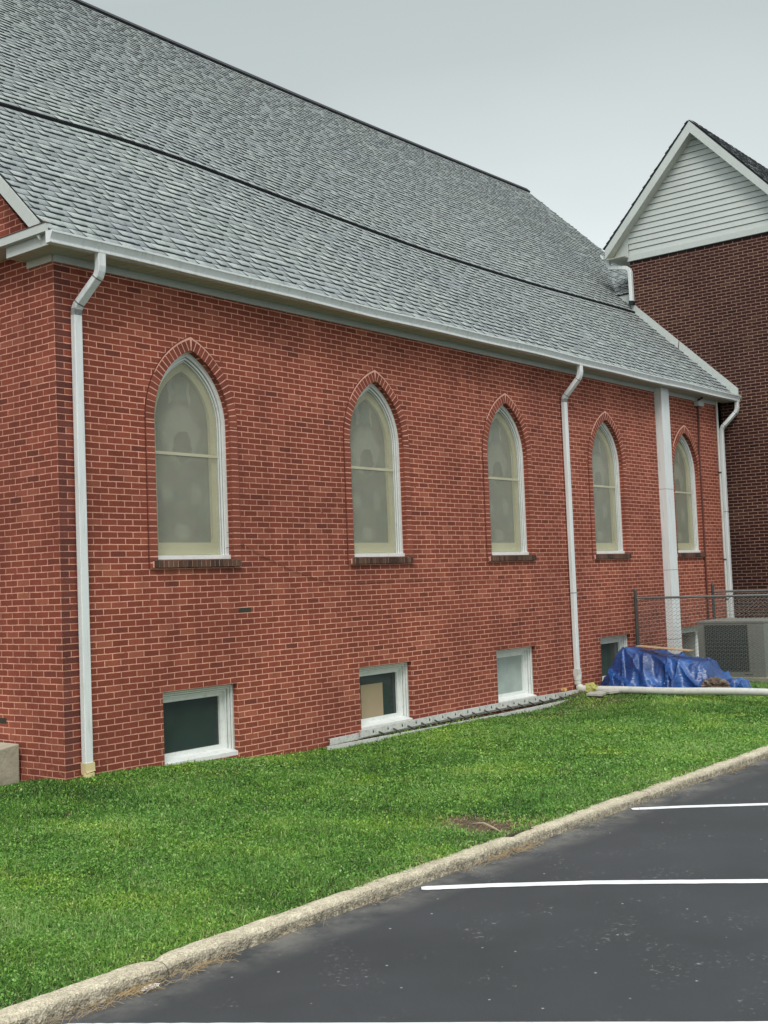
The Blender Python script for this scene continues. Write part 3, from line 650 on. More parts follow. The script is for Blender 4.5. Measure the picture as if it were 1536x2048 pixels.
# ---- eave: frieze, soffit, fascia, gutter
ev = MB(); ev.box(-0.0, WR, -0.022, -0.0005, 5.305, 5.386); ev.build('frieze_board', TRIM, church)
sf = MB(); sf.quad((-0.22, -0.285, 5.388), (17.08, -0.285, 5.388), (17.08, 0.0, 5.388), (0.0, 0.0, 5.388)); sf.quad((-0.22, -0.285, 5.388), (0, 0, 5.388), (0, 0.45, 5.388), (-0.22, 0.45, 5.388))
for i in range(0, 138):            # vented panel joints
    x = 0.05 + i * 0.124
    if x < WR: sf.box(x, x + 0.004, -0.28, -0.03, 5.3845, 5.3875)
for i in range(7): sf.box(-0.215, -0.025, -0.12 + i * 0.085, -0.116 + i * 0.085, 5.3845, 5.3875)
sf.build('soffit', SOFFIT, church, fix=False)
mit = MB(); mit.sweep([(-0.215, -0.28, 5.384), (-0.01, -0.01, 5.384)], [(-0.004, -0.012), (0.004, -0.012), (0.004, 0.012), (-0.004, 0.012)]); mit.build('soffit_joint', SOFFIT, church)
fa = MB(); fa.box(-0.22, 17.08, -0.30, -0.285, 5.375, 5.52); fa.build('fascia', TRIM, church)
gp = [(-0.302, 5.376), (-0.384, 5.376), (-0.386, 5.390), (-0.376, 5.396), (-0.378, 5.412), (-0.392, 5.440), (-0.408, 5.470), (-0.416, 5.476), (-0.417, 5.494), (-0.409, 5.498), (-0.400, 5.494), (-0.400, 5.476), (-0.386, 5.445), (-0.368, 5.412), (-0.366, 5.388), (-0.31, 5.388), (-0.308, 5.497), (-0.302, 5.497)]
gu = MB(); gxs = np.linspace(-0.30, 17.10, 60); m_ = len(gp)
for x in gxs:
    dz = 0.006 * math.sin(x * 0.9) + 0.004 * math.sin(x * 2.3)
    for (y, z) in gp: gu.v.append((x, y, z + dz))
for i in range(len(gxs) - 1):
    for j in range(m_): gu.f.append((i * m_ + j, i * m_ + (j + 1) % m_, (i + 1) * m_ + (j + 1) % m_, (i + 1) * m_ + j)); gu.mi.append(0)
gutter = gu.build('gutter', WHITE, church)
ec = MB()
for x in (-0.304, 17.096):
    ec = MB(); ec.prism([(x, y, z) for (y, z) in gp[:9] + [(-0.302, 5.497)]], (0.004, 0, 0)); ec.build('gutter_end_cap', WHITE, gutter)
de = MB(); de.box(-0.27, 17.09, -0.325, -0.29, 5.500, 5.512); de.build('drip_edge', TRIM, church)

# ---- gable side: cornice return and rake boards
rt = MB(); rt.box(-0.305, -0.225, -0.30, 1.6, 5.50, 5.585); rt.build('return_fascia', TRIM, church)
rt2 = MB(); rt2.box(-0.24, -0.222, -0.285, 0.45, 5.385, 5.498); rt2.box(-0.24, -0.0, 0.452, 0.467, 5.385, 5.498); rt2.build('return_board', TRIM, church)
rt4 = MB(); rt4.box(-0.222, -0.001, 0.48, 1.6, 5.492, 5.498); rt4.build('return_soffit', TRIM, church)
rt3 = MB(); rt3.box(-0.312, -0.27, -0.305, 1.6, 5.586, 5.594); rt3.prism([(-0.27, 0.02, 5.586), (-0.27, 0.02, 5.594), (-0.002, 0.02, 5.65), (-0.002, 0.02, 5.586)], (0, 1.58, 0)); rt3.build('return_flashing', BROWNFL, church)
rt5 = MB(); rt5.box(-0.022, -0.001, 0.0, 0.43, 5.305, 5.387); rt5.build('gable_frieze', SOFFIT, church)
def rake(name, x0, x1, dn0, dn1, mat_, xsign=1, ya=Y0, yb=RIDGE_Y, both=True, zc=Z0, par=church):
    r = MB(); f = lambda y: zc + M_ * (y - Y0)
    r.hexa([(x0, ya, f(ya) - dn1), (x1, ya, f(ya) - dn1), (x1, yb, f(yb) - dn1), (x0, yb, f(yb) - dn1), (x0, ya, f(ya) - dn0), (x1, ya, f(ya) - dn0), (x1, yb, f(yb) - dn0), (x0, yb, f(yb) - dn0)])
    if both:
        yc = 2 * RIDGE_Y - ya
        r.hexa([(x0, yb, f(yb) - dn1), (x1, yb, f(yb) - dn1), (x1, yc, f(ya) - dn1), (x0, yc, f(ya) - dn1), (x0, yb, f(yb) - dn0), (x1, yb, f(yb) - dn0), (x1, yc, f(ya) - dn0), (x0, yc, f(ya) - dn0)])
    return r.build(name, mat_, par)
rake('rake_board', -0.285, -0.262, 0.018, 0.20, TRIM, ya=-0.17)
rake('rake_soffit', -0.262, -0.001, 0.185, 0.20, TRIM, ya=-0.1)
rake('rake_frieze', -0.024, -0.001, 0.20, 0.32, TRIM, ya=0.0)
rake('far_rake_board', XE - 0.02, XE + 0.01, 0.018, 0.20, TRIM, ya=2.5)
rake('wall_flashing', L_X - 0.045, L_X - 0.002, -0.20, -0.0, TRIM, ya=-0.36, yb=2.0, both=False)
fj = MB(); yj = 0.92
f_ = lambda y: Z0 + M_ * (y - Y0)
fj.hexa([(L_X - 0.048, yj, f_(yj) + 0.002), (L_X - 0.046, yj, f_(yj) + 0.002), (L_X - 0.046, yj + 0.02, f_(yj) + 0.02), (L_X - 0.048, yj + 0.02, f_(yj) + 0.02), (L_X - 0.048, yj - 0.02, f_(yj) + 0.185), (L_X - 0.046, yj - 0.02, f_(yj) + 0.185), (L_X - 0.046, yj - 0.01, f_(yj) + 0.2), (L_X - 0.048, yj - 0.01, f_(yj) + 0.2)])
fj.build('flashing_joint', BROWNFL, church)

# ---- pointed windows
def voussoirs(m, tints, cx, z0, spring, apex, hw, w, y0, y1, gap=0.0115, course=0.0677):
    """headers beside and over a pointed opening, each one a little block"""
    def blk(p, q, r_, s_):
        dy = random.uniform(-0.002, 0.002); b = len(m.v)
        m.hexa([(p[0], y0 + dy, p[1]), (q[0], y0 + dy, q[1]), (q[0], y1, q[1]), (p[0], y1, p[1]), (s_[0], y0 + dy, s_[1]), (r_[0], y0 + dy, r_[1]), (r_[0], y1, r_[1]), (s_[0], y1, s_[1])])
        tints.extend([random.random()] * 8)
    z = z0
    while z < spring - 0.01:
        z2 = min(z + course, spring)
        for sg in (-1, 1):
            a, b_ = cx + sg * hw, cx + sg * (hw + w)
            blk((a, z + gap / 2), (b_, z + gap / 2), (b_, z2 - gap / 2), (a, z2 - gap / 2))
        z = z2
    rise = apex - spring; R = (hw * hw + rise * rise) / (2 * hw); a1 = math.asin(rise / R)
    n = int(R * a1 / course); Ro = R + w
    for i in range(n + 1):
        a, b_ = a1 * i / (n + 0.55) + gap / 2 / R, a1 * (i + 1) / (n + 0.55) - gap / 2 / R
        for sg in (-1, 1):
            c0 = (cx - sg * (hw - R)); pt = lambda rr, an: (c0 - sg * 0 + (-rr * math.cos(an)) * 1 if sg == -1 else c0 + rr * math.cos(an), spring + rr * math.sin(an))
            P1 = lambda rr, an: ((cx - hw + R) - rr * math.cos(an), spring + rr * math.sin(an)) if sg == -1 else ((cx + hw - R) + rr * math.cos(an), spring + rr * math.sin(an))
            q = [P1(R, a), P1(Ro, a), P1(Ro, b_), P1(R, b_)]
            q = [((min(px, cx - 0.004) if sg == -1 else max(px, cx + 0.004)), pz) for px, pz in q]
            blk(*q)
    return m
def tint_attr(o, tints):
    a = o.data.attributes.new('tint', 'FLOAT', 'POINT'); a.data.foreach_set('value', np.array(tints, np.float32))
wtints = []
def arched_window(i, cx):
    FY = 0.075
    def ring_mesh(hw_o, hw_i, y0, y1, zb_o, zb_i, d):
        """frame band between two pointed outlines"""
        m = MB(); po = arch_pts(cx, hw_o, zb_o, SPR, APX - (HW - hw_o) * 1.35, 16); pi = arch_pts(cx, hw_i, zb_i, SPR, APX - (HW - hw_i) * 1.35, 16)
        n = len(po)
        for k in range(n - 1):
            a, b_, c, e_ = po[k], po[k + 1], pi[k + 1], pi[k]
            m.hexa([(a[0], y0, a[1]), (b_[0], y0, b_[1]), (b_[0], y1, b_[1]), (a[0], y1, a[1]), (e_[0], y0, e_[1]), (c[0], y0, c[1]), (c[0], y1, c[1]), (e_[0], y1, e_[1])])
        return m
    m = ring_mesh(HW - 0.001, HW - 0.05, FY, FY + 0.15, SILL + 0.05, SILL + 0.05, 0)
    m2 = ring_mesh(HW - 0.05, HW - 0.075, FY + 0.022, FY + 0.15, SILL + 0.05, SILL + 0.05, 0); o_ = len(m.v)
    m.v += m2.v; m.f += [tuple(o_ + q for q in f) for f in m2.f]; m.mi += m2.mi
    m2 = ring_mesh(HW - 0.075, HW - 0.09, FY + 0.04, FY + 0.15, SILL + 0.05, SILL + 0.05, 0); o_ = len(m.v)
    m.v += m2.v; m.f += [tuple(o_ + q for q in f) for f in m2.f]; m.mi += m2.mi
    fr = m.build('arched_window', WOODW, church)
    gm = ring_mesh(HW - 0.051, HW - 0.056, FY + 0.0195, FY + 0.0218, SILL + 0.051, SILL + 0.051, 0); gm2 = ring_mesh(HW - 0.076, HW - 0.082, FY + 0.0375, FY + 0.0398, SILL + 0.051, SILL + 0.051, 0); o_ = len(gm.v)
    gm.v += gm2.v; gm.f += [tuple(o_ + q for q in f) for f in gm2.f]; gm.mi += gm2.mi; gm.build('frame_shade_line', FRAME_SHADE, fr)  # strips sit proud and stand in for shade at the frame steps
    s = MB(); s.box(cx - HW + 0.001, cx + HW - 0.001, FY - 0.03, FY + 0.15, SILL + 0.002, SILL + 0.05); s.build('window_sill', WOODW, fr, bevel=0.004)
    hwp = HW - 0.09; p = arch_pts(cx, hwp, SILL + 0.05, SPR, APX - 0.122, 16); pane = MB(); pane.prism([(a, FY + 0.052, b_) for a, b_ in p], (0, 0.004, 0)); pane.build('storm_pane', STORM, fr)
    # cream sash with meeting rail, behind the clouded pane
    c = MB(); po = arch_pts(cx, hwp, SILL + 0.05, SPR, APX - 0.122, 16); hi = hwp - 0.075; pi = arch_pts(cx, hi, SILL + 0.05, SPR, APX - 0.122 - 0.105, 16); y0, y1 = FY + 0.085, FY + 0.13
    for k in range(len(po) - 1):
        a, b_, cc, e_ = po[k], po[k + 1], pi[k + 1], pi[k]
        c.hexa([(a[0], y0, a[1]), (b_[0], y0, b_[1]), (b_[0], y1, b_[1]), (a[0], y1, a[1]), (e_[0], y0, e_[1]), (cc[0], y0, cc[1]), (cc[0], y1, cc[1]), (e_[0], y1, e_[1])])
    c.box(cx - hi, cx + hi, y0, y1, SILL + 0.06, SILL + 0.20)
    c.build('sash', CREAM, fr)
    r_ = MB(); zz = 3.415; r_.box(cx - hwp, cx + hwp, FY + 0.046, FY + 0.051, zz - 0.017, zz + 0.017); r_.build('meeting_rail', RAILC, fr)
    gl = MB(); pg = arch_pts(0, hi + 0.002, 0.0, SPR - SILL - 0.05, APX - 0.227 - SILL - 0.05, 16); gl.prism([(a, 0, b_) for a, b_ in pg], (0, 0.01, 0))
    go = gl.build('leaded_glass', STAINED, fr); go.location = (cx, FY + 0.135, SILL + 0.05)
    # brick surround
    rg = MB(); tn = []; voussoirs(rg, tn, cx, SILL - 0.10, SPR, APX - 0.003, HW - 0.003, 0.118, -0.016, 0.02)
    ro = rg.build('brick_arch', RINGB, fr, fix=False); tint_attr(ro, tn)
    bkm = MB(); oo = arch_pts(cx, HW + 0.108, SILL - 0.10, SPR, APX + 0.15, 16); ii = arch_pts(cx, HW + 0.001, SILL - 0.10, SPR, APX, 16)
    for k in range(len(oo) - 1):
        a, b_, cc, e_ = oo[k], oo[k + 1], ii[k + 1], ii[k]
        bkm.hexa([(a[0], -0.0138, a[1]), (b_[0], -0.0138, b_[1]), (b_[0], 0.001, b_[1]), (a[0], 0.001, a[1]), (e_[0], -0.0138, e_[1]), (cc[0], -0.0138, cc[1]), (cc[0], 0.001, cc[1]), (e_[0], 0.001, e_[1])])
    bkm.build('arch_mortar', MORTAR, fr)
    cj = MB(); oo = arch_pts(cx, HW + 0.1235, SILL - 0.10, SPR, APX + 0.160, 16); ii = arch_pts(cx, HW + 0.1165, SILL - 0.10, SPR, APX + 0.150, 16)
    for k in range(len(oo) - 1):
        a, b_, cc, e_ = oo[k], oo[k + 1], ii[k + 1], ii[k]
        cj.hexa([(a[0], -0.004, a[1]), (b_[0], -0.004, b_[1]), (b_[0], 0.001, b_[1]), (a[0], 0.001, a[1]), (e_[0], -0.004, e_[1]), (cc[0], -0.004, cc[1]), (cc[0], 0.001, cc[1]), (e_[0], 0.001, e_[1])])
    cj.build('arch_outline', BROWNP, fr)  # thin dark brown band around the outer edge of the brick surround
    # sloping rowlock sill
    sl = MB(); tn = []; n = 19; x0, x1 = cx - 0.662, cx + 0.662
    for k in range(n):
        a = x0 + (x1 - x0) * k / n + 0.005; b_ = x0 + (x1 - x0) * (k + 1) / n - 0.005; d = random.uniform(-0.002, 0.002)
        inn = cx - HW + .002 < a and b_ < cx + HW - .002
        yb = 0.05 if inn else -0.002
        sl.hexa([(a, -0.045 + d, 2.112), (b_, -0.045 + d, 2.112), (b_, yb, 2.112), (a, yb, 2.112), (a, -0.045 + d, 2.188), (b_, -0.045 + d, 2.188), (b_, yb, 2.202), (a, yb, 2.202)]); tn += [random.random()] * 8
    so_ = sl.build('brick_sill', SILLB, fr, fix=False); tint_attr(so_, tn)
    sm = MB(); sm.box(x0 + 0.002, x1 - 0.002, -0.039, -0.0005, 2.115, 2.184); sm.build('sill_mortar', MORTAR, fr)
    return fr
for i, c in enumerate(WC): arched_window(i, c)

# ---- basement windows
def basement_window(i, cx, glass, inner=None):
    FY = 0.075; m = MB()
    def fr(hx, zt, zb, w, y0, y1):
        m.box(cx - hx, cx - hx + w, y0, y1, zb, zt - w); m.box(cx + hx - w, cx + hx, y0, y1, zb, zt - w); m.box(cx - hx, cx + hx, y0, y1, zt - w, zt)
    fr(BHW - 0.001, BT - 0.001, BB + 0.06, 0.035, FY, FY + 0.12); fr(BHW - 0.037, BT - 0.037, BB + 0.062, 0.022, FY + 0.022, FY + 0.19); fr(BHW - 0.060, BT - 0.060, BB + 0.063, 0.026, FY + 0.055, FY + 0.19)
    o = m.build('basement_window', WOODW, church, bevel=0.002)
    def shade_line(hx, zt, zb, y, w=0.004):  # thin dark strip painting the shade along a frame step
        gm.box(cx - hx, cx - hx + w, y - 0.002, y - 0.0003, zb, zt - w); gm.box(cx + hx - w, cx + hx, y - 0.002, y - 0.0003, zb, zt - w); gm.box(cx - hx, cx + hx, y - 0.002, y - 0.0003, zt - w, zt)
    gm = MB(); shade_line(BHW - 0.0365, BT - 0.0365, BB + 0.075, FY + 0.022, 0.005); shade_line(BHW - 0.0595, BT - 0.0595, BB + 0.08, FY + 0.055, 0.006); shade_line(BHW - 0.012, BT - 0.012, BB + 0.06, FY)
    gm.build('frame_shade_line', FRAME_SHADE, o)
    s = MB(); hx = BHW - 0.002
    s.hexa([(cx - hx, FY - 0.055, BB), (cx + hx, FY - 0.055, BB), (cx + hx, FY + 0.12, BB), (cx - hx, FY + 0.12, BB), (cx - hx, FY - 0.055, BB + 0.05), (cx + hx, FY - 0.055, BB + 0.05), (cx + hx, FY + 0.12, BB + 0.085), (cx - hx, FY + 0.12, BB + 0.085)]); s.box(cx - hx, cx + hx, FY + 0.1201, FY + 0.19, BB, BB + 0.07)
    s.build('window_sill', WOODW, o, bevel=0.004)
    hs = BHW - 0.087; w = 0.05; y0, y1 = FY + 0.095, FY + 0.15; zt = BT - 0.087; zb = BB + 0.075
    d = MB(); d.box(cx - hs, cx - hs + w, y0, y1, zb, zt); d.box(cx + hs - w, cx + hs, y0, y1, zb, zt); d.box(cx - hs + w, cx + hs - w, y0, y1, zt - w, zt); d.box(cx - hs + w, cx + hs - w, y0, y1, zb, zb + 0.055)
    d.build('sash', WOODW, o)
    g_ = MB(); g_.box(cx - hs + w, cx + hs - w, y0 + 0.030, y0 + 0.035, zb + 0.055, zt - w); g_.build('pane', glass, o)
    if inner == 'panel':
        p = MB(); p.box(cx - hs + w + 0.10, cx + 0.13, y0 + 0.014, y0 + 0.024, zb + 0.057, zt - w - 0.12); p.build('tan_panel', CARD, o)
    if inner == 'stay':
        p = MB(); p.hexa([(cx + 0.17, y0 + 0.10, zt - w - 0.05), (cx + 0.20, y0 + 0.10, zt - w - 0.05), (cx + 0.20, y0 + 0.11, zt - w - 0.05), (cx + 0.17, y0 + 0.11, zt - w - 0.05), (cx + 0.30, y0 + 0.04, zb + 0.1), (cx + 0.33, y0 + 0.04, zb + 0.1), (cx + 0.33, y0 + 0.05, zb + 0.1), (cx + 0.30, y0 + 0.05, zb + 0.1)])
        p.box(cx - hs + w + .02, cx + hs - w - .1, y0 + 0.10, y0 + 0.11, zt - w - 0.06, zt - w - 0.03)
        p.build('window_stay', GALV, o)
    return o
basement_window(0, BC[0], GL_DARK, 'stay')
basement_window(1, BC[1], GL_DARK, 'panel')
basement_window(2, BC[2], GL_FROST)
basement_window(3, BC[3], GL_TEAL)
basement_window(4, BC[4], glass_mat('grey_glass', (0.14, 0.15, 0.14, 1), 0.2))

# ---- darker corner bricks, long and short by turns
qb = MB(); tn = []
for k in range(82):
    z = -0.2031 + k * 0.0677
    if z > 5.26: break
    w_ = 0.1 if k % 2 else 0.206; d = random.uniform(0, 0.002)
    qb.box(0.001, w_, -0.003 - d, 0.002, z + 0.006, z + 0.0617); tn += [random.random()] * 8
qo = qb.build('corner_bricks', rowlock_mat('corner_brick', (0.12, 0.038, 0.03, 1), (0.20, 0.06, 0.045, 1)), church, fix=False); tint_attr(qo, tn)
# ---- downspouts  
def rib_prof(w, d, ch=0.008):
    a, b_ = w / 2, d / 2
    p = [(-a + ch, -b_)]
    for k in range(3):
        x = -a + ch + (w - 2 * ch) * (k + 0.5) / 3
        p += [(x - 0.008, -b_), (x - 0.004, -b_ + 0.004), (x + 0.004, -b_ + 0.004), (x + 0.008, -b_)]
    p += [(a - ch, -b_), (a, -b_ + ch), (a, b_ - ch), (a - ch, b_), (-a + ch, b_), (-a, b_ - ch), (-a, -b_ + ch)]
    return p
def downspout(path, bands, w=0.098, d=0.074, parent=church, side=(1, 0, 0), name='downspout', flip=False):
    m = MB(); pr = rib_prof(w, d)
    if flip: pr = [(a, -b_) for a, b_ in pr]
    m.sweep(path, pr, side=side)
    o = m.build(name, WHITE, parent)
    for z in bands:
        # strap or joint around the spout
        p0 = None
        for a, b_ in zip(path[:-1], path[1:]):
            if (a[2] - z) * (b_[2] - z) <= 0 and abs(a[2] - b_[2]) > 1e-4:
                f = (z - a[2]) / (b_[2] - a[2]); p0 = Vector(a).lerp(Vector(b_), f); t = (Vector(b_) - Vector(a)).normalized(); break
        if p0 is None: continue
        s = MB(); s.sweep([p0 - t * 0.006, p0 + t * 0.006], [(x * 1.045, y * 1.06) for x, y in pr], side=side); s.build('spout_joint', GALV, o)
    return o
def elbow_crimps(o, base, n, dirv, w, d):
    m = MB(); base = Vector(base); dv = Vector(dirv)
    for i in range(n):
        p = base + dv * i; m.box(p.x - w / 2 - 0.0015, p.x + w / 2 + 0.0015, p.y - d / 2 - 0.0015, p.y + d / 2 + 0.0015, p.z - 0.0025, p.z + 0.0025)
    m.build('elbow_crimps', DARKMET, o)
yw = -0.055
def spout_path(xt, xb, zb, z_el=4.82, zt2=5.20):
    return [(xt, -0.345, 5.385), (xt, -0.345, zt2 + 0.05), (xt, -0.335, zt2), (xt + (xb - xt) * .05, -0.315, zt2 - 0.05), (xb, yw - 0.035, z_el + 0.05), (xb, yw - 0.008, z_el), (xb, yw, z_el - 0.05), (xb, yw, zb)]
d1 = downspout(spout_path(0.335, 0.235, 0.115), [5.13, 4.885], w=0.098)
elbow_crimps(d1, (0.235, yw - 0.003, 4.77), 6, (0, -0.002, 0.012), 0.098, 0.074)
ya = MB(); ya.sweep([(0.238, yw, 0.135), (0.240, yw, 0.05), (0.243, yw - 0.005, 0.03)], [(-.056, -.044), (.056, -.044), (.056, .044), (-.056, .044)], side=(1, 0, 0)); ya.sweep([(0.243, yw - 0.005, 0.03), (0.245, yw - 0.01, -0.06)], [(.064 * math.cos(a * PI / 8), .052 * math.sin(a * PI / 8)) for a in range(16)], side=(1, 0, 0))
ya.build('ground_adapter', YELLOWPVC, d1)
d2 = downspout(spout_path(10.33, 10.255, 0.24, 4.83, 5.21), [5.14, 4.89, 1.55])
elbow_crimps(d2, (10.255, yw - 0.003, 4.78), 5, (0, -0.002, 0.012), 0.098, 0.074)
ad_ = MB(); ad_.sweep([(10.255, yw, 0.28), (10.255, yw, 0.16)], [(-.057, -.046), (.057, -.046), (.057, .046), (-.057, .046)], side=(1, 0, 0)); ad_.build('pipe_adapter', PVC, d2)
d3 = downspout(spout_path(17.0, 16.80, -0.1, 4.80, 5.20), [5.13, 4.87, 3.05])
# ---- post, conduits, cable, odd dark brick
pb = MB(); pb.box(13.80, 14.13, -0.15, -0.001, -0.3, 5.386); po = pb.build('boxed_post', WHITE, church, bevel=0.003)
for z in (3.42, 1.87, 0.55):
    pj = MB(); pj.box(13.7985, 14.1315, -0.1515, -0.001, z, z + 0.006); pj.build('post_seam', DARKMET, po)
cd = MB(); cd.tube([(15.74, -0.14, 5.37), (15.73, -0.05, 5.33), (15.72, -0.035, 5.25), (15.74, -0.03, 4.9), (15.68, -0.03, 4.3), (15.69, -0.03, 3.0), (15.68, -0.03, 0.2), (15.68, -0.03, -0.2)], 0.02, 8); cd.build('brown_conduit', BROWNP, church, smooth=True)
jb = MB(); jb.box(15.62, 15.88, -0.10, -0.001, 5.20, 5.295); jb.build('junction_box', TRIM, church, bevel=0.004)
cp_ = MB(); cp_.tube([(16.665, -0.03, 5.385), (16.665, -0.03, -0.25)], 0.027, 10); co = cp_.build('corner_pipe', PVC, church, smooth=True)
for z in (3.86, 2.03, 1.2):
    cb_ = MB(); cb_.tube([(16.665, -0.03, z), (16.665, -0.03, z + 0.035)], 0.033, 10); cb_.build('pipe_clip', DARKMET, co, smooth=True)
cab = MB(); cab.tube([(2.40, 0.05, 2.52), (2.455, -0.006, 2.47), (2.60, -0.018, 2.37), (2.9, -0.012, 2.24), (3.4, -0.012, 2.06), (4.0, -0.012, 1.905), (4.3, -0.01, 1.87)], 0.0032, 5)
cab.tube([(4.3, -0.01, 1.87), (4.9, -0.008, 1.855), (5.6, -0.008, 1.87), (6.6, -0.008, 1.845), (8.0, -0.008, 1.83), (10.2, -0.008, 1.79)], 0.0018, 4)
cab.tube([(2.38, 0.05, 2.33), (2.45, -0.01, 2.35), (2.53, -0.015, 2.36), (2.60, -0.018, 2.37)], 0.004, 4)
cab.build('wall_cable', solid_mat('faded_cable', (0.17, 0.075, 0.055, 1), 0.7), church)
pt_ = solid_mat('dark_glazed_brick', (0.035, 0.032, 0.022, 1), 0.7, 0.2, 20)
for (x0_, z0_) in ((2.50, 1.565),):
    q = MB(); q.box(x0_, x0_ + 0.205, -0.003, 0.004, z0_, z0_ + 0.054); q.build('dark_brick', pt_, church)
qd = MB(); qd.box(-0.003, 0.004, 1.0, 1.2, 0.515, 0.57); qd.build('dark_brick', pt_, church)

# ================================================================== WING
wing = thing('church_wing', 'tall dark brown brick wing with a pale sided gable at right', 'building')
CY, RY = 0.28, -1.44; LY = 2.0; WZ = 8.90; GX = L_X - 0.30; GM = 1.10
flat_wall('front_wall', [(RY, -0.4), (RY, WZ), (LY, WZ), (LY, 5.6), (0.06, 5.6), (0.06, -0.4)], [], 0.3, lambda u, v, w: (L_X + w, u, v), WINGB, wing)  # notch below the hall eave added so the gap there reads dark
for bx in ((L_X + 0.3, L_X + 7, LY - 0.3, LY, -0.4, WZ), (L_X + 0.3, L_X + 7, RY, RY + 0.3, -0.4, WZ), (L_X + 6.7, L_X + 7, RY + .301, LY - .301, -0.4, WZ), (L_X + 1.6, L_X + 1.8, RY + .301, LY - .301, -0.4, 5.8)):  # last box backs the added dark notch
    wb = MB(); wb.box(*bx); wb.build('side_wall', WINGB, wing)
EO = 0.46
def gtop(y): return 11.56 - GM * abs(y - CY)
# roof slabs with overhang
rs = MB()
for sg in (-1, 1):
    ye = CY + sg * (LY - CY + EO)
    rs.hexa([(GX, CY, gtop(CY) - 0.02), (L_X + 7.2, CY, gtop(CY) - 0.02), (L_X + 7.2, ye, gtop(ye) - 0.02), (GX, ye, gtop(ye) - 0.02), (GX, CY, gtop(CY) + 0.045), (L_X + 7.2, CY, gtop(CY) + 0.045), (L_X + 7.2, ye, gtop(ye) + 0.045), (GX, ye, gtop(ye) + 0.045)])
rs.build('wing_roof', SHEDGE, wing)
PH2 = math.atan(GM); c2, s2_ = math.cos(PH2), math.sin(PH2); ST2 = (LY - CY + EO) / c2
def wing_pt(sg):
    def f(x, s, h):
        y = CY + sg * ((ST2 - s) * c2 + (h + 0.047) * s2_ * 1.0); z = 11.56 - GM * (ST2 - s) * c2 + (h + 0.047) * c2
        return np.stack([np.broadcast_to(x, y.shape), y, z], -1)
    return f
add_field('shingle_cover', [shingle_field(GX - 0.02, L_X + 7.2, wing_pt(sg), 0.0, ST2, 0.143, 0.0, RNG) for sg in (1, -1)], wing)
# siding triangle, lapped boards
sdm = MB(); z = WZ + 0.10; rows = 0
while z < 11.3:
    z2 = z + 0.132; 
    y_a, y_b = CY - (11.40 - z) / GM, CY + (11.40 - z) / GM; y_a, y_b = max(y_a, RY - 0.02), min(y_b, LY + 0.02)
    yc, yd = CY - (11.40 - z2) / GM, CY + (11.40 - z2) / GM; yc, yd = max(yc, RY - 0.02), min(yd, LY + 0.02)
    if yd <= yc: yc = yd = CY
    sdm.hexa([(L_X - 0.040, y_a, z), (L_X - 0.010, y_a, z), (L_X - 0.010, y_b, z), (L_X - 0.040, y_b, z), (L_X - 0.018, yc, z2), (L_X - 0.010, yc, z2), (L_X - 0.010, yd, z2), (L_X - 0.018, yd, z2)])
    z = z2
sdm.build('gable_siding', TRIM, wing)
st_ = MB()
z = WZ + 0.10
while z < 11.3:     # dark strip stands in for the lap shadow under every board
    y_a, y_b = max(CY - (11.38 - z) / GM, RY), min(CY + (11.38 - z) / GM, LY); st_.box(L_X - 0.034, L_X - 0.015, y_a, y_b, z - 0.006, z - 0.0005); z += 0.132
st_.build('siding_lap_shade', DARKMET, wing)
bp = MB(); bp.prism([(L_X - 0.008, RY - 0.02, WZ + .01), (L_X - 0.008, LY + 0.02, WZ + .01), (L_X - 0.008, LY + 0.02, gtop(LY)), (L_X - 0.008, CY, 11.5), (L_X - 0.008, RY - 0.02, gtop(RY))], (0.1, 0, 0)); bp.build('gable_panel', TRIM, wing)
bt = MB(); bt.box(L_X - 0.055, L_X - 0.009, RY - 0.04, LY + 0.04, WZ - 0.03, WZ + 0.095); bt.box(L_X - 0.05, L_X - 0.009, LY + 0.0, LY + 0.045, WZ + 0.095, WZ + 0.36); bt.build('gable_trim', TRIM, wing)
bs = MB(); bs.box(L_X - 0.012, L_X - 0.002, RY, LY, WZ - 0.06, WZ - 0.031); bs.build('trim_gap', BLACK, wing)
# rake boards + soffit
rb = MB()
for sg in (-1, 1):
    ye = CY + sg * (LY - CY + EO)
    for (x0_, x1_, a_, b_) in ((GX - 0.005, GX + 0.02, -0.01, 0.20),):
        f = gtop
        rb.hexa([(x0_, CY, f(CY) - b_ * 1.2), (x1_, CY, f(CY) - b_ * 1.2), (x1_, ye, f(ye) - b_), (x0_, ye, f(ye) - b_), (x0_, CY, f(CY) - a_), (x1_, CY, f(CY) - a_), (x1_, ye, f(ye) - a_), (x0_, ye, f(ye) - a_)])
rb.build('rake_board', TRIM, wing)
rsf = MB()
for sg in (-1, 1):
    ye = CY + sg * (LY - CY + EO)
    rsf.hexa([(GX + 0.021, CY, gtop(CY) - 0.20), (L_X - 0.009, CY, gtop(CY) - 0.20), (L_X - 0.009, ye, gtop(ye) - 0.20), (GX + 0.021, ye, gtop(ye) - 0.20), (GX + 0.021, CY, gtop(CY) - 0.18), (L_X - 0.009, CY, gtop(CY) - 0.18), (L_X - 0.009, ye, gtop(ye) - 0.18), (GX + 0.021, ye, gtop(ye) - 0.18)])
rsf.build('rake_soffit', SOFFIT, wing)
zE = gtop(LY + EO)
for (ya_, yb_) in ((LY, LY + EO - .03), (RY - EO + .03, RY)):
    esf = MB(); esf.box(GX + 0.022, L_X + 7.1, ya_, yb_, zE - 0.215, zE - 0.20); esf.build('eave_soffit', SOFFIT, wing)
for y in (LY + EO - 0.028, RY - EO + 0.008):
    ef_ = MB(); ef_.box(GX + 0.022, L_X + 7.1, y, y + 0.02, zE - 0.215, zE - 0.03); ef_.build('eave_fascia', TRIM, wing)
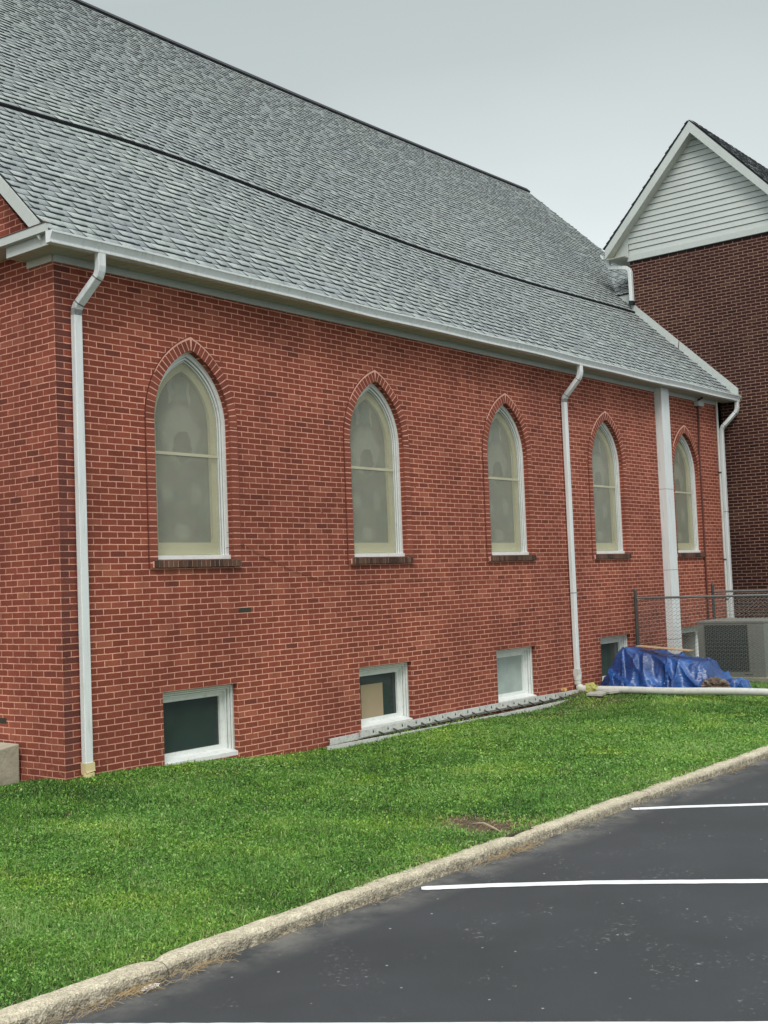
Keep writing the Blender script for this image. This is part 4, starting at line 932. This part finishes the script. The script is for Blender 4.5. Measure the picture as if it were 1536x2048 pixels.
for sg, yb in ((1, LY), (-1, RY)):
    er = MB(); er.prism([(L_X - 0.046, yb, zE - 0.199), (L_X - 0.046, yb + sg * (EO - 0.03), zE - 0.199), (L_X - 0.046, yb, gtop(LY) - 0.19)], (0.03, 0, 0)); er.build('eave_return', TRIM, wing)
gw = MB(); gprof = [(0, -0.05), (0.07, -0.05), (0.085, -0.02), (0.11, 0.03), (0.11, 0.06), (0.10, 0.06), (0.075, 0.0), (0.062, -0.04), (0, -0.04)]
for x in (GX - 0.03, L_X + 7.1): gw.v += [(x, LY + EO + u, zE - 0.14 + v) for u, v in gprof]
m_ = len(gprof)
for j in range(m_): gw.f.append((j, (j + 1) % m_, m_ + (j + 1) % m_, m_ + j)); gw.mi.append(0)
gw.f.append(tuple(range(m_))); gw.f.append(tuple(range(m_, 2 * m_))[::-1]); gw.mi += [0, 0]
gw.build('wing_gutter', WHITE, wing)
yo_ = LY + EO - 0.20
wd = MB(); X_ = L_X - 0.09
wd.sweep([(X_, LY + EO + 0.04, zE - 0.19), (X_, LY + EO + 0.04, zE - 0.30), (X_, LY + EO + 0.0, zE - 0.36), (X_, LY + 0.06, zE - 0.44), (X_, LY - 0.01, zE - 0.49), (X_, LY - 0.035, zE - 0.57), (X_, LY - 0.04, 7.93)], rib_prof(0.10, 0.085), side=(1, 0, 0)); 
wdo = wd.build('downspout', WHITE, wing)
we = MB(); we.sweep([(X_, LY - 0.04, 7.95), (X_, LY - 0.03, 7.86)], [(-.058, -.05), (.058, -.05), (.058, .05), (-.058, .05)], side=(1, 0, 0)); we.build('spout_outlet', BLACK, wdo)
# small saddle roof between hall roof and wing
xs0 = L_X + 0.12; ze = 8.20
def sad_pt(x, s, h):     # x here runs along y, s up the slope towards +x
    X2 = xs0 + s * math.cos(0.53) ; z = ze + s * math.sin(0.53) + h
    return np.stack([X2 - h * 0.4, np.broadcast_to(x, X2.shape), z], -1)
add_field('saddle_roof', [shingle_field(LY - 0.02, 3.6, sad_pt, 0.0, 2.3, 0.13, 0.0, RNG)], church)
ss = MB(); yv = lambda z: Y0 + (z - Z0) / M_
ss.prism([(xs0 + 0.03, LY - 0.02, f_(LY) - 0.1), (xs0 + 0.03, yv(ze) + 0.02, ze - 0.02), (xs0 + 0.03, LY - 0.02, ze - 0.02)], (0.03, 0, 0)); ss.build('saddle_siding', TRIM, church)
sd2 = MB(); sd2.quad((xs0, LY - 0.02, ze - 0.012), (xs0, 3.6, ze - 0.012), (xs0 + 2.0, 3.6, ze + 1.16), (xs0 + 2.0, LY - 0.02, ze + 1.16)); sd2.build('saddle_deck', SHEDGE, church, fix=False)

# ================================================================== SMALL THINGS
# white drain pipe along the ground
dp = thing('drain_pipe', 'white plastic drain pipe lying on the grass from the downspout foot', 'pipe', (10.25, -0.05, -0.06))
def rel(o, mb): ox, oy, oz = o.location; mb.v = [(x - ox, y - oy, z - oz) for x, y, z in mb.v]; return mb
m = MB(); m.tube([(10.255, yw, 0.155), (10.255, yw, 0.03), (10.252, yw - 0.02, -0.01), (10.25, -0.12, -0.045), (10.25, -0.17, -0.055), (10.25, -0.22, -0.056)], 0.060, 16); rel(dp, m).build('elbow', PVC, dp, smooth=True)
m = MB(); m.tube([(10.255, yw, 0.165), (10.255, yw, 0.10)], 0.068, 16); rel(dp, m).build('collar', PVC, dp, smooth=True)
m = MB(); m.tube([(10.25, -0.17, -0.055), (10.25, -0.30, -0.056)], 0.067, 16); rel(dp, m).build('collar', PVC, dp, smooth=True)
pts = [(10.24, -0.25 - k * 0.28, -0.056 + 0.006 * math.sin(k * 0.9) + 0.003 * k) for k in range(16)]
m = MB(); m.tube(pts, 0.057, 18); rel(dp, m).build('pipe_run', PVC, dp, smooth=True)

# extension ladder lying by the wall: two sections
lad = thing('extension_ladder', 'long aluminium extension ladder lying flat along the foot of the brick wall', 'ladder', (7, -0.25, -0.1))
def ladder_rail(x0_, x1_, y, zt, zb, name, arc):
    m = MB(); n = 24
    for i in range(n):
        a, b_ = x0_ + (x1_ - x0_) * i / n, x0_ + (x1_ - x0_) * (i + 1) / n; sg = lambda x: arc * math.sin(PI * (x - 4) / 6.8)
        for (ya_, yb_, ta, tb) in ((y, y + 0.005, zt, zb), (y + 0.0051, y + 0.028, zt, zt - 0.005), (y + 0.0051, y + 0.028, zb + 0.005, zb)):
            m.hexa([(a, ya_, tb + sg(a)), (b_, ya_, tb + sg(b_)), (b_, yb_, tb + sg(b_)), (a, yb_, tb + sg(a)), (a, ya_, ta + sg(a)), (b_, ya_, ta + sg(b_)), (b_, yb_, ta + sg(b_)), (a, yb_, ta + sg(a))])
    bm_o = rel(lad, m).build(name, ALU, lad); bm = bmesh.new(); bm.from_mesh(bm_o.data); bmesh.ops.remove_doubles(bm, verts=bm.verts, dist=1e-5); bm.to_mesh(bm_o.data); bm.free(); return bm_o
sgf = lambda x: 0.035 * math.sin(PI * (x - 4) / 6.8)
up = ladder_rail(4.52, 10.72, -0.105, -0.068, -0.155, 'upper_rail', 0.035)
ladder_rail(3.97, 10.5, -0.062, -0.095, -0.175, 'inner_rail', 0.02)
lo = ladder_rail(3.66, 10.42, -0.29, -0.140, -0.215, 'lower_rail', -0.02)
for k in range(20):
    x = 4.78 + k * 0.3105
    if x > 10.6: break
    z = -0.113 + sgf(x); m = MB(); m.tube([(x, -0.108, z), (x, -0.1052, z)], 0.013, 8); m.box(x - 0.0055, x + 0.0055, -0.1075, -0.1052, z + 0.008, z + 0.026); rel(lad, m).build('rung_end', BLACK, up)
    x += 0.12
    if x < 10.3: m = MB(); z = sgf(x); m.tube([(x, -0.075, -0.118 + z), (x, -0.268, -0.165)], 0.011, 8); rel(lad, m).build('rung', DARKMET, lad, smooth=True)

# blue tarp over a heap
def tarp_mat():
    m, t, b = mat('blue_tarp'); tc = N(t, 'ShaderNodeTexCoord')
    n = noise_(t, tc.outputs['Object'], 2.2, 4, 0.6)
    c = ramp_(t, n.outputs[0], (0.3, (0.006, 0.026, 0.105, 1)), (0.5, (0.010, 0.055, 0.22, 1)), (0.7, (0.025, 0.13, 0.42, 1)))
    L(t, c, b.inputs['Base Color']); b.inputs['Roughness'].default_value = 0.30; b.inputs['Specular IOR Level'].default_value = 0.8
    mp = N(t, 'ShaderNodeMapping'); mp.inputs['Rotation'].default_value = (0.5, 0.4, 0.9); mp.inputs['Scale'].default_value = (1, 1.0, 3.0); L(t, tc.outputs['Object'], mp.inputs[0])
    n2 = noise_(t, mp.outputs[0], 5, 4, 0.55); bump_(t, n2.outputs[0], 0.6, 0.05, b); return m
TARP = tarp_mat()
def ridge(p): return 1 - abs(noise.noise(p)) * 2
def tarp_mesh(y_a, y_b, prof, xc, wfun, ny=180, nu=110, amp=0.028, seed=0):
    m = MB()
    for i in range(ny + 1):
        t_ = i / ny; y = y_a + (y_b - y_a) * t_; h = np.interp(y, prof[0], prof[1]); w = wfun(t_)
        for j in range(nu + 1):
            u = -1 + 2 * j / nu; au = abs(u)
            # broad top, steep sides, skirt on the ground
            top = 1 - smooth(0.35, 0.93, au)
            z = h * top ** 0.8 if top > 0 else 0
            x = xc + (w * (au ** 0.8) * (1 if u > 0 else -1)); x += 0.10 * (1 if u > 0 else -1) * smooth(.8, 1, au)
            gathers = ridge(Vector((y * 3.1 + au * (2.4 - 4.2 * t_) + 0.5 * noise.noise(Vector((y * 2, u * 2, 1))) + seed, u * 0.6, 2.0 + seed))) ** 3 - 0.25
            g2 = ridge(Vector((y * 2.2 - u * 2.4, u * 1.2 + y, 7.7 + seed))) ** 3 - 0.25
            fine = noise.noise(Vector((y * 14, u * 8, seed + 1)))
            env = 0.35 + smooth(0.1, 0.7, au)
            d = amp * (gathers * 1.7 + g2 * 1.5 + fine * 0.22 + 0.8 * noise.noise(Vector((y * 2.2, u * 1.5, seed + 9)))) * env * min(1, h / 0.2 + .3)
            sx = (1 if u > 0 else -1)
            m.v.append((x + sx * d * smooth(0.2, .8, au) * 1.3, y + 0.02 * noise.noise(Vector((u * 4, y * 4, 3))), lawn_z(x, y) - 0.005 + max(z + d * 0.9, 0.004 + abs(d) * 0.4)))
    for i in range(ny):
        for j in range(nu): a = i * (nu + 1) + j; m.f.append((a, a + 1, a + nu + 2, a + nu + 1)); m.mi.append(0)
    return m
ty = [-2.25, -2.12, -2.0, -1.88, -1.4, -0.9, -0.62, -0.46, -0.38, -0.26, -0.14, -0.04]
tz = [0.05, 0.16, 0.32, 0.47, 0.50, 0.55, 0.59, 0.655, 0.60, 0.38, 0.17, 0.04]
tm = tarp_mesh(-0.05, -2.26, (ty, tz), 11.35, lambda t_: 0.50 + 0.08 * min(1, t_ * 4) + 0.10 * math.sin(t_ * 3) , amp=0.032)
ta = tm.build('blue_tarp', TARP, smooth=True, fix=False); tag(ta, 'wrinkled blue tarp draped over a low heap in front of the chain-link fence', 'tarp')
# tail of the tarp
ty2 = [-2.58, -2.52, -2.38, -2.05]; tz2 = [0.04, 0.22, 0.24, 0.14]
tl = tarp_mesh(-2.08, -2.58, (ty2, tz2), 11.35, lambda t_: 0.24, 60, 50, amp=0.03, seed=4); tl.build('tarp_tail', TARP, ta, smooth=True, fix=False)
# board on top
bd = MB(); bd.hexa([(11.36, -0.66, 0.53), (11.56, -0.66, 0.53), (11.56, -1.62, 0.455), (11.36, -1.62, 0.455), (11.36, -0.66, 0.548), (11.56, -0.66, 0.548), (11.56, -1.62, 0.47), (11.36, -1.62, 0.47)])
bd.v = [(x - 0.14, y + 0.0, z + 0.055) for x, y, z in bd.v]
tag(bd.build('wooden_board', WOOD, bevel=0.003), 'thin weathered wooden board lying on top of the blue tarp', 'board')
# brown crumpled sack at the foot of the tarp
def crumple(name, c, r, seed, material, squash=(1, 1, 1), sub=4, amp=0.28):
    bm = bmesh.new(); bmesh.ops.create_icosphere(bm, subdivisions=sub, radius=1)
    for v in bm.verts:
        n_ = v.co.normalized(); d = 1 + amp * (ridge(n_ * 1.8 + Vector((seed, 0, 0))) - 0.5) + amp * 0.5 * (ridge(n_ * 4 + Vector((0, seed, 0))) - .5)
        v.co = Vector((n_.x * squash[0], n_.y * squash[1], n_.z * squash[2])) * d * r
    me = bpy.data.meshes.new(name); bm.to_mesh(me); bm.free(); me.materials.append(material)
    o = bpy.data.objects.new(name, me); COL.objects.link(o); o.location = c; return o
SACK = solid_mat('brown_camouflage_sheet', (0.13, 0.09, 0.07, 1), 0.7, 0.5, 7, dirt=(0.36, 0.30, 0.24, 1), dirt_amt=0.9)
o = crumple('brown_sack', (10.72, -2.27, -0.01), 0.15, 3.0, SACK, (0.7, 1.35, 0.85), 5, 0.4); tag(o, 'crumpled brown sheeting bundle poking out at the foot of the blue tarp', 'bundle')

# air conditioner
ac = thing('air_conditioner', 'large beige grey outdoor air conditioning unit behind the chain-link fence', 'air conditioner', (12.95, -1.65, -0.12))
AX, AY0, AY1, AZ0, AZ1 = 12.98, -2.22, -1.0, -0.06, 0.93
m = MB()
m.box(AX + 0.02, AX + 1.1, AY0 + 0.02, AY1 - 0.02, AZ0 + 0.02, AZ1 - 0.045)
rel(ac, m).build('core', solid_mat('ac_coil_dark', (0.055, 0.068, 0.062, 1), 0.7), ac)
m = MB(); m.box(AX - 0.01, AX + 1.13, AY0 - 0.01, AY1 + 0.01, AZ1 - 0.044, AZ1); rel(ac, m).build('lid', ACM, ac, bevel=0.008)
m = MB()
m.box(AX, AX + 1.12, AY1 - 0.019, AY1, AZ0, AZ1 - 0.045); m.box(AX, AX + 0.019, AY1 - 0.12, AY1 - 0.0195, AZ0, AZ1 - 0.045)
m.box(AX, AX + 0.019, AY0 + 0.0195, AY0 + 0.29, AZ0, AZ1 - 0.045); m.box(AX, AX + 0.019, AY0 + 0.29, AY1 - 0.12, AZ0, AZ0 + 0.09); m.box(AX, AX + 0.019, AY0 + 0.29, AY1 - 0.12, AZ1 - 0.075, AZ1 - 0.045)
m.box(AX, AX + 1.12, AY0, AY0 + 0.019, AZ0, AZ1 - 0.045)
rel(ac, m).build('cabinet', ACM, ac)
m = MB()      # guard wires over the coil
for k in range(24):
    y = AY0 + 0.30 + k * (AY1 - 0.12 - AY0 - 0.31) / 23; m.box(AX + 0.006, AX + 0.010, y, y + 0.004, AZ0 + 0.09, AZ1 - 0.075)
for k in range(14):
    z = AZ0 + 0.10 + k * 0.062; m.box(AX + 0.0015, AX + 0.0055, AY0 + 0.30, AY1 - 0.13, z, z + 0.004)
rel(ac, m).build('coil_guard', GALV, ac)
m = MB()
for k in range(5): m.box(AX - 0.002, AX + 0.001, AY0 + 0.24 + k * 0.03, AY0 + 0.26 + k * 0.03, AZ0 + 0.035, AZ0 + 0.055)
rel(ac, m).build('base_vents', BLACK, ac)
m = MB(); m.box(AX - 0.08, AX + 1.2, AY0 - 0.12, AY1 + 0.1, -0.16, AZ0 - 0.001); rel(ac, m).build('concrete_pad', CONC, ac, bevel=0.01)

# chain-link fences
def chain_fence(label, x, y0_, y1_, posts, zt, zb, wire_r=0.0054, cell=0.078):
    f = thing('chain_link_fence', label, 'fence', (x, y0_, zb))
    m = MB(); m.tube([(x, y0_, zt), (x, y1_, zt - 0.01)], 0.021, 10); rel(f, m).build('top_rail', GALV, f, smooth=True)
    for py in posts:
        m = MB(); m.tube([(x, py, zb - 0.1), (x, py, zt + 0.13)], 0.030, 12); m.tube([(x, py, zt + 0.13), (x, py, zt + 0.145), (x, py, zt + 0.175)], 0.034, 12, widths=[1, 1, 0.4]); m.tube([(x, py, zt - 0.02), (x, py, zt + 0.02)], 0.035, 12)
        rel(f, m).build('fence_post', DARKMET, f, smooth=True)
    # woven diamonds: vertical zigzag wires, neighbours hooked together
    WIRE = solid_mat('weathered_wire', (0.29, 0.31, 0.29, 1), 0.6)
    VV = []; FF = []; off = 0; n = int(abs(y1_ - y0_) / cell); nz_ = int((zt - zb) / 0.034); k3 = 3
    for i in range(n):
        yb = y0_ - i * cell
        pts = np.array([(x + (0.0025 if k % 2 else -0.0025), yb - (cell * 1.04 if k % 2 else -cell * .04), zt - k * 0.034) for k in range(nz_ + 1)])
        for a in range(3):
            an = 2 * PI * a / 3; VV.append(pts + np.array([math.cos(an) * wire_r, 0, math.sin(an) * wire_r * 0.3]) + np.array([0, math.sin(an) * wire_r, 0]))
        base = off; L_ = nz_ + 1
        for k in range(nz_):
            for a in range(3): b2 = (a + 1) % 3; FF.append((base + a * L_ + k, base + b2 * L_ + k, base + b2 * L_ + k + 1, base + a * L_ + k + 1))
        off += 3 * L_
    P = np.concatenate(VV) - np.array(f.location); np_mesh('wire_mesh', P, np.array(FF).ravel(), np.full(len(FF), 4), WIRE, f)
    return f
chain_fence('nearer chain-link fence with dark end post by the brick wall, behind the blue tarp', 12.4, -0.10, -4.6, [-0.10, -3.1, -4.6], 1.385, -0.14)
chain_fence('farther chain-link fence behind the air conditioner, near the dark wing', 15.3, -0.32, -4.4, [-0.32, -3.4], 1.405, -0.14)

# concrete block at left, pavers, yellow rag, leaf
cbk = MB(); cbk.hexa([(-0.285, 0.80, -0.25), (-0.03, 0.74, -0.22), (-0.03, 1.3, -0.22), (-0.285, 1.3, -0.25), (-0.29, 0.74, 0.285), (-0.055, 0.70, 0.325), (-0.055, 1.3, 0.325), (-0.29, 1.3, 0.285)])
tag(cbk.build('concrete_block', CONC, bevel=0.012), 'weathered beige concrete block leaning against the gable wall at far left', 'concrete block')
for i, (x, y, sx, sy, rz, lab) in enumerate([(9.93, -0.60, 0.20, 0.13, 0.2, 'flat pale stone slab under the yellow rag beside the ladder end'), (10.12, -0.74, 0.12, 0.09, -0.3, 'small pale stone slab tucked under the white drain pipe')]):
    m = MB(); m.box(-sx, sx, -sy, sy, -0.02, 0.02); o = m.build('stone_slab', PAVER, bevel=0.006); o.location = (x, y, lawn_z(x, y) + 0.045); o.rotation_euler = (0.03, -0.02, rz); tag(o, lab, 'stone slab')
YEL = solid_mat('yellow_plastic', (0.55, 0.55, 0.16, 1), 0.5, 0.25, 12)
rg = MB()
random.seed(11)
for k in range(7):
    pts = []; w = random.uniform(0.008, 0.018); a0 = random.uniform(0, 6); 
    for j in range(9):
        q = j / 8; pts.append(Vector((0.06 * math.sin(a0 + q * 4.5) + random.uniform(-.012, .012), 0.10 * math.cos(a0 * 1.7 + q * 3.6), 0.02 + 0.14 * q * (1 - 0.35 * q) + 0.025 * math.sin(k + q * 6))))
    rg.sweep(pts, [(-w, -0.0015), (w, -0.0015), (w, 0.0015), (-w, 0.0015)])
o = rg.build('yellow_rag', YEL, smooth=True); o.scale = (0.9, 0.8, 1.25); o.location = (9.98, -0.47, -0.09); tag(o, 'crumpled yellow plastic strip lying at the end of the ladder beside the white pipe', 'rag')
LEAF = solid_mat('dry_yellow_leaf', (0.62, 0.36, 0.14, 1), 0.7, 0.3, 12)
o = crumple('fallen_leaf', (9.55, -0.20, 0.0), 0.05, 9.0, LEAF, (1.0, 0.8, 0.5), 3, 0.6); tag(o, 'curled orange yellow leaf lying on the ladder against the brick wall', 'leaf')
lf = MB(); lf.box(-0.02, 0.02, -0.012, 0.012, 0, 0.01)
o = crumple('white_chip', (-3.16, -5.02, -0.295), 0.03, 2.0, PAINT, (1.9, 0.7, 0.4), 3, 0.6); tag(o, 'crumbled white chip lying in the gutter at the kerb joint', 'chip')
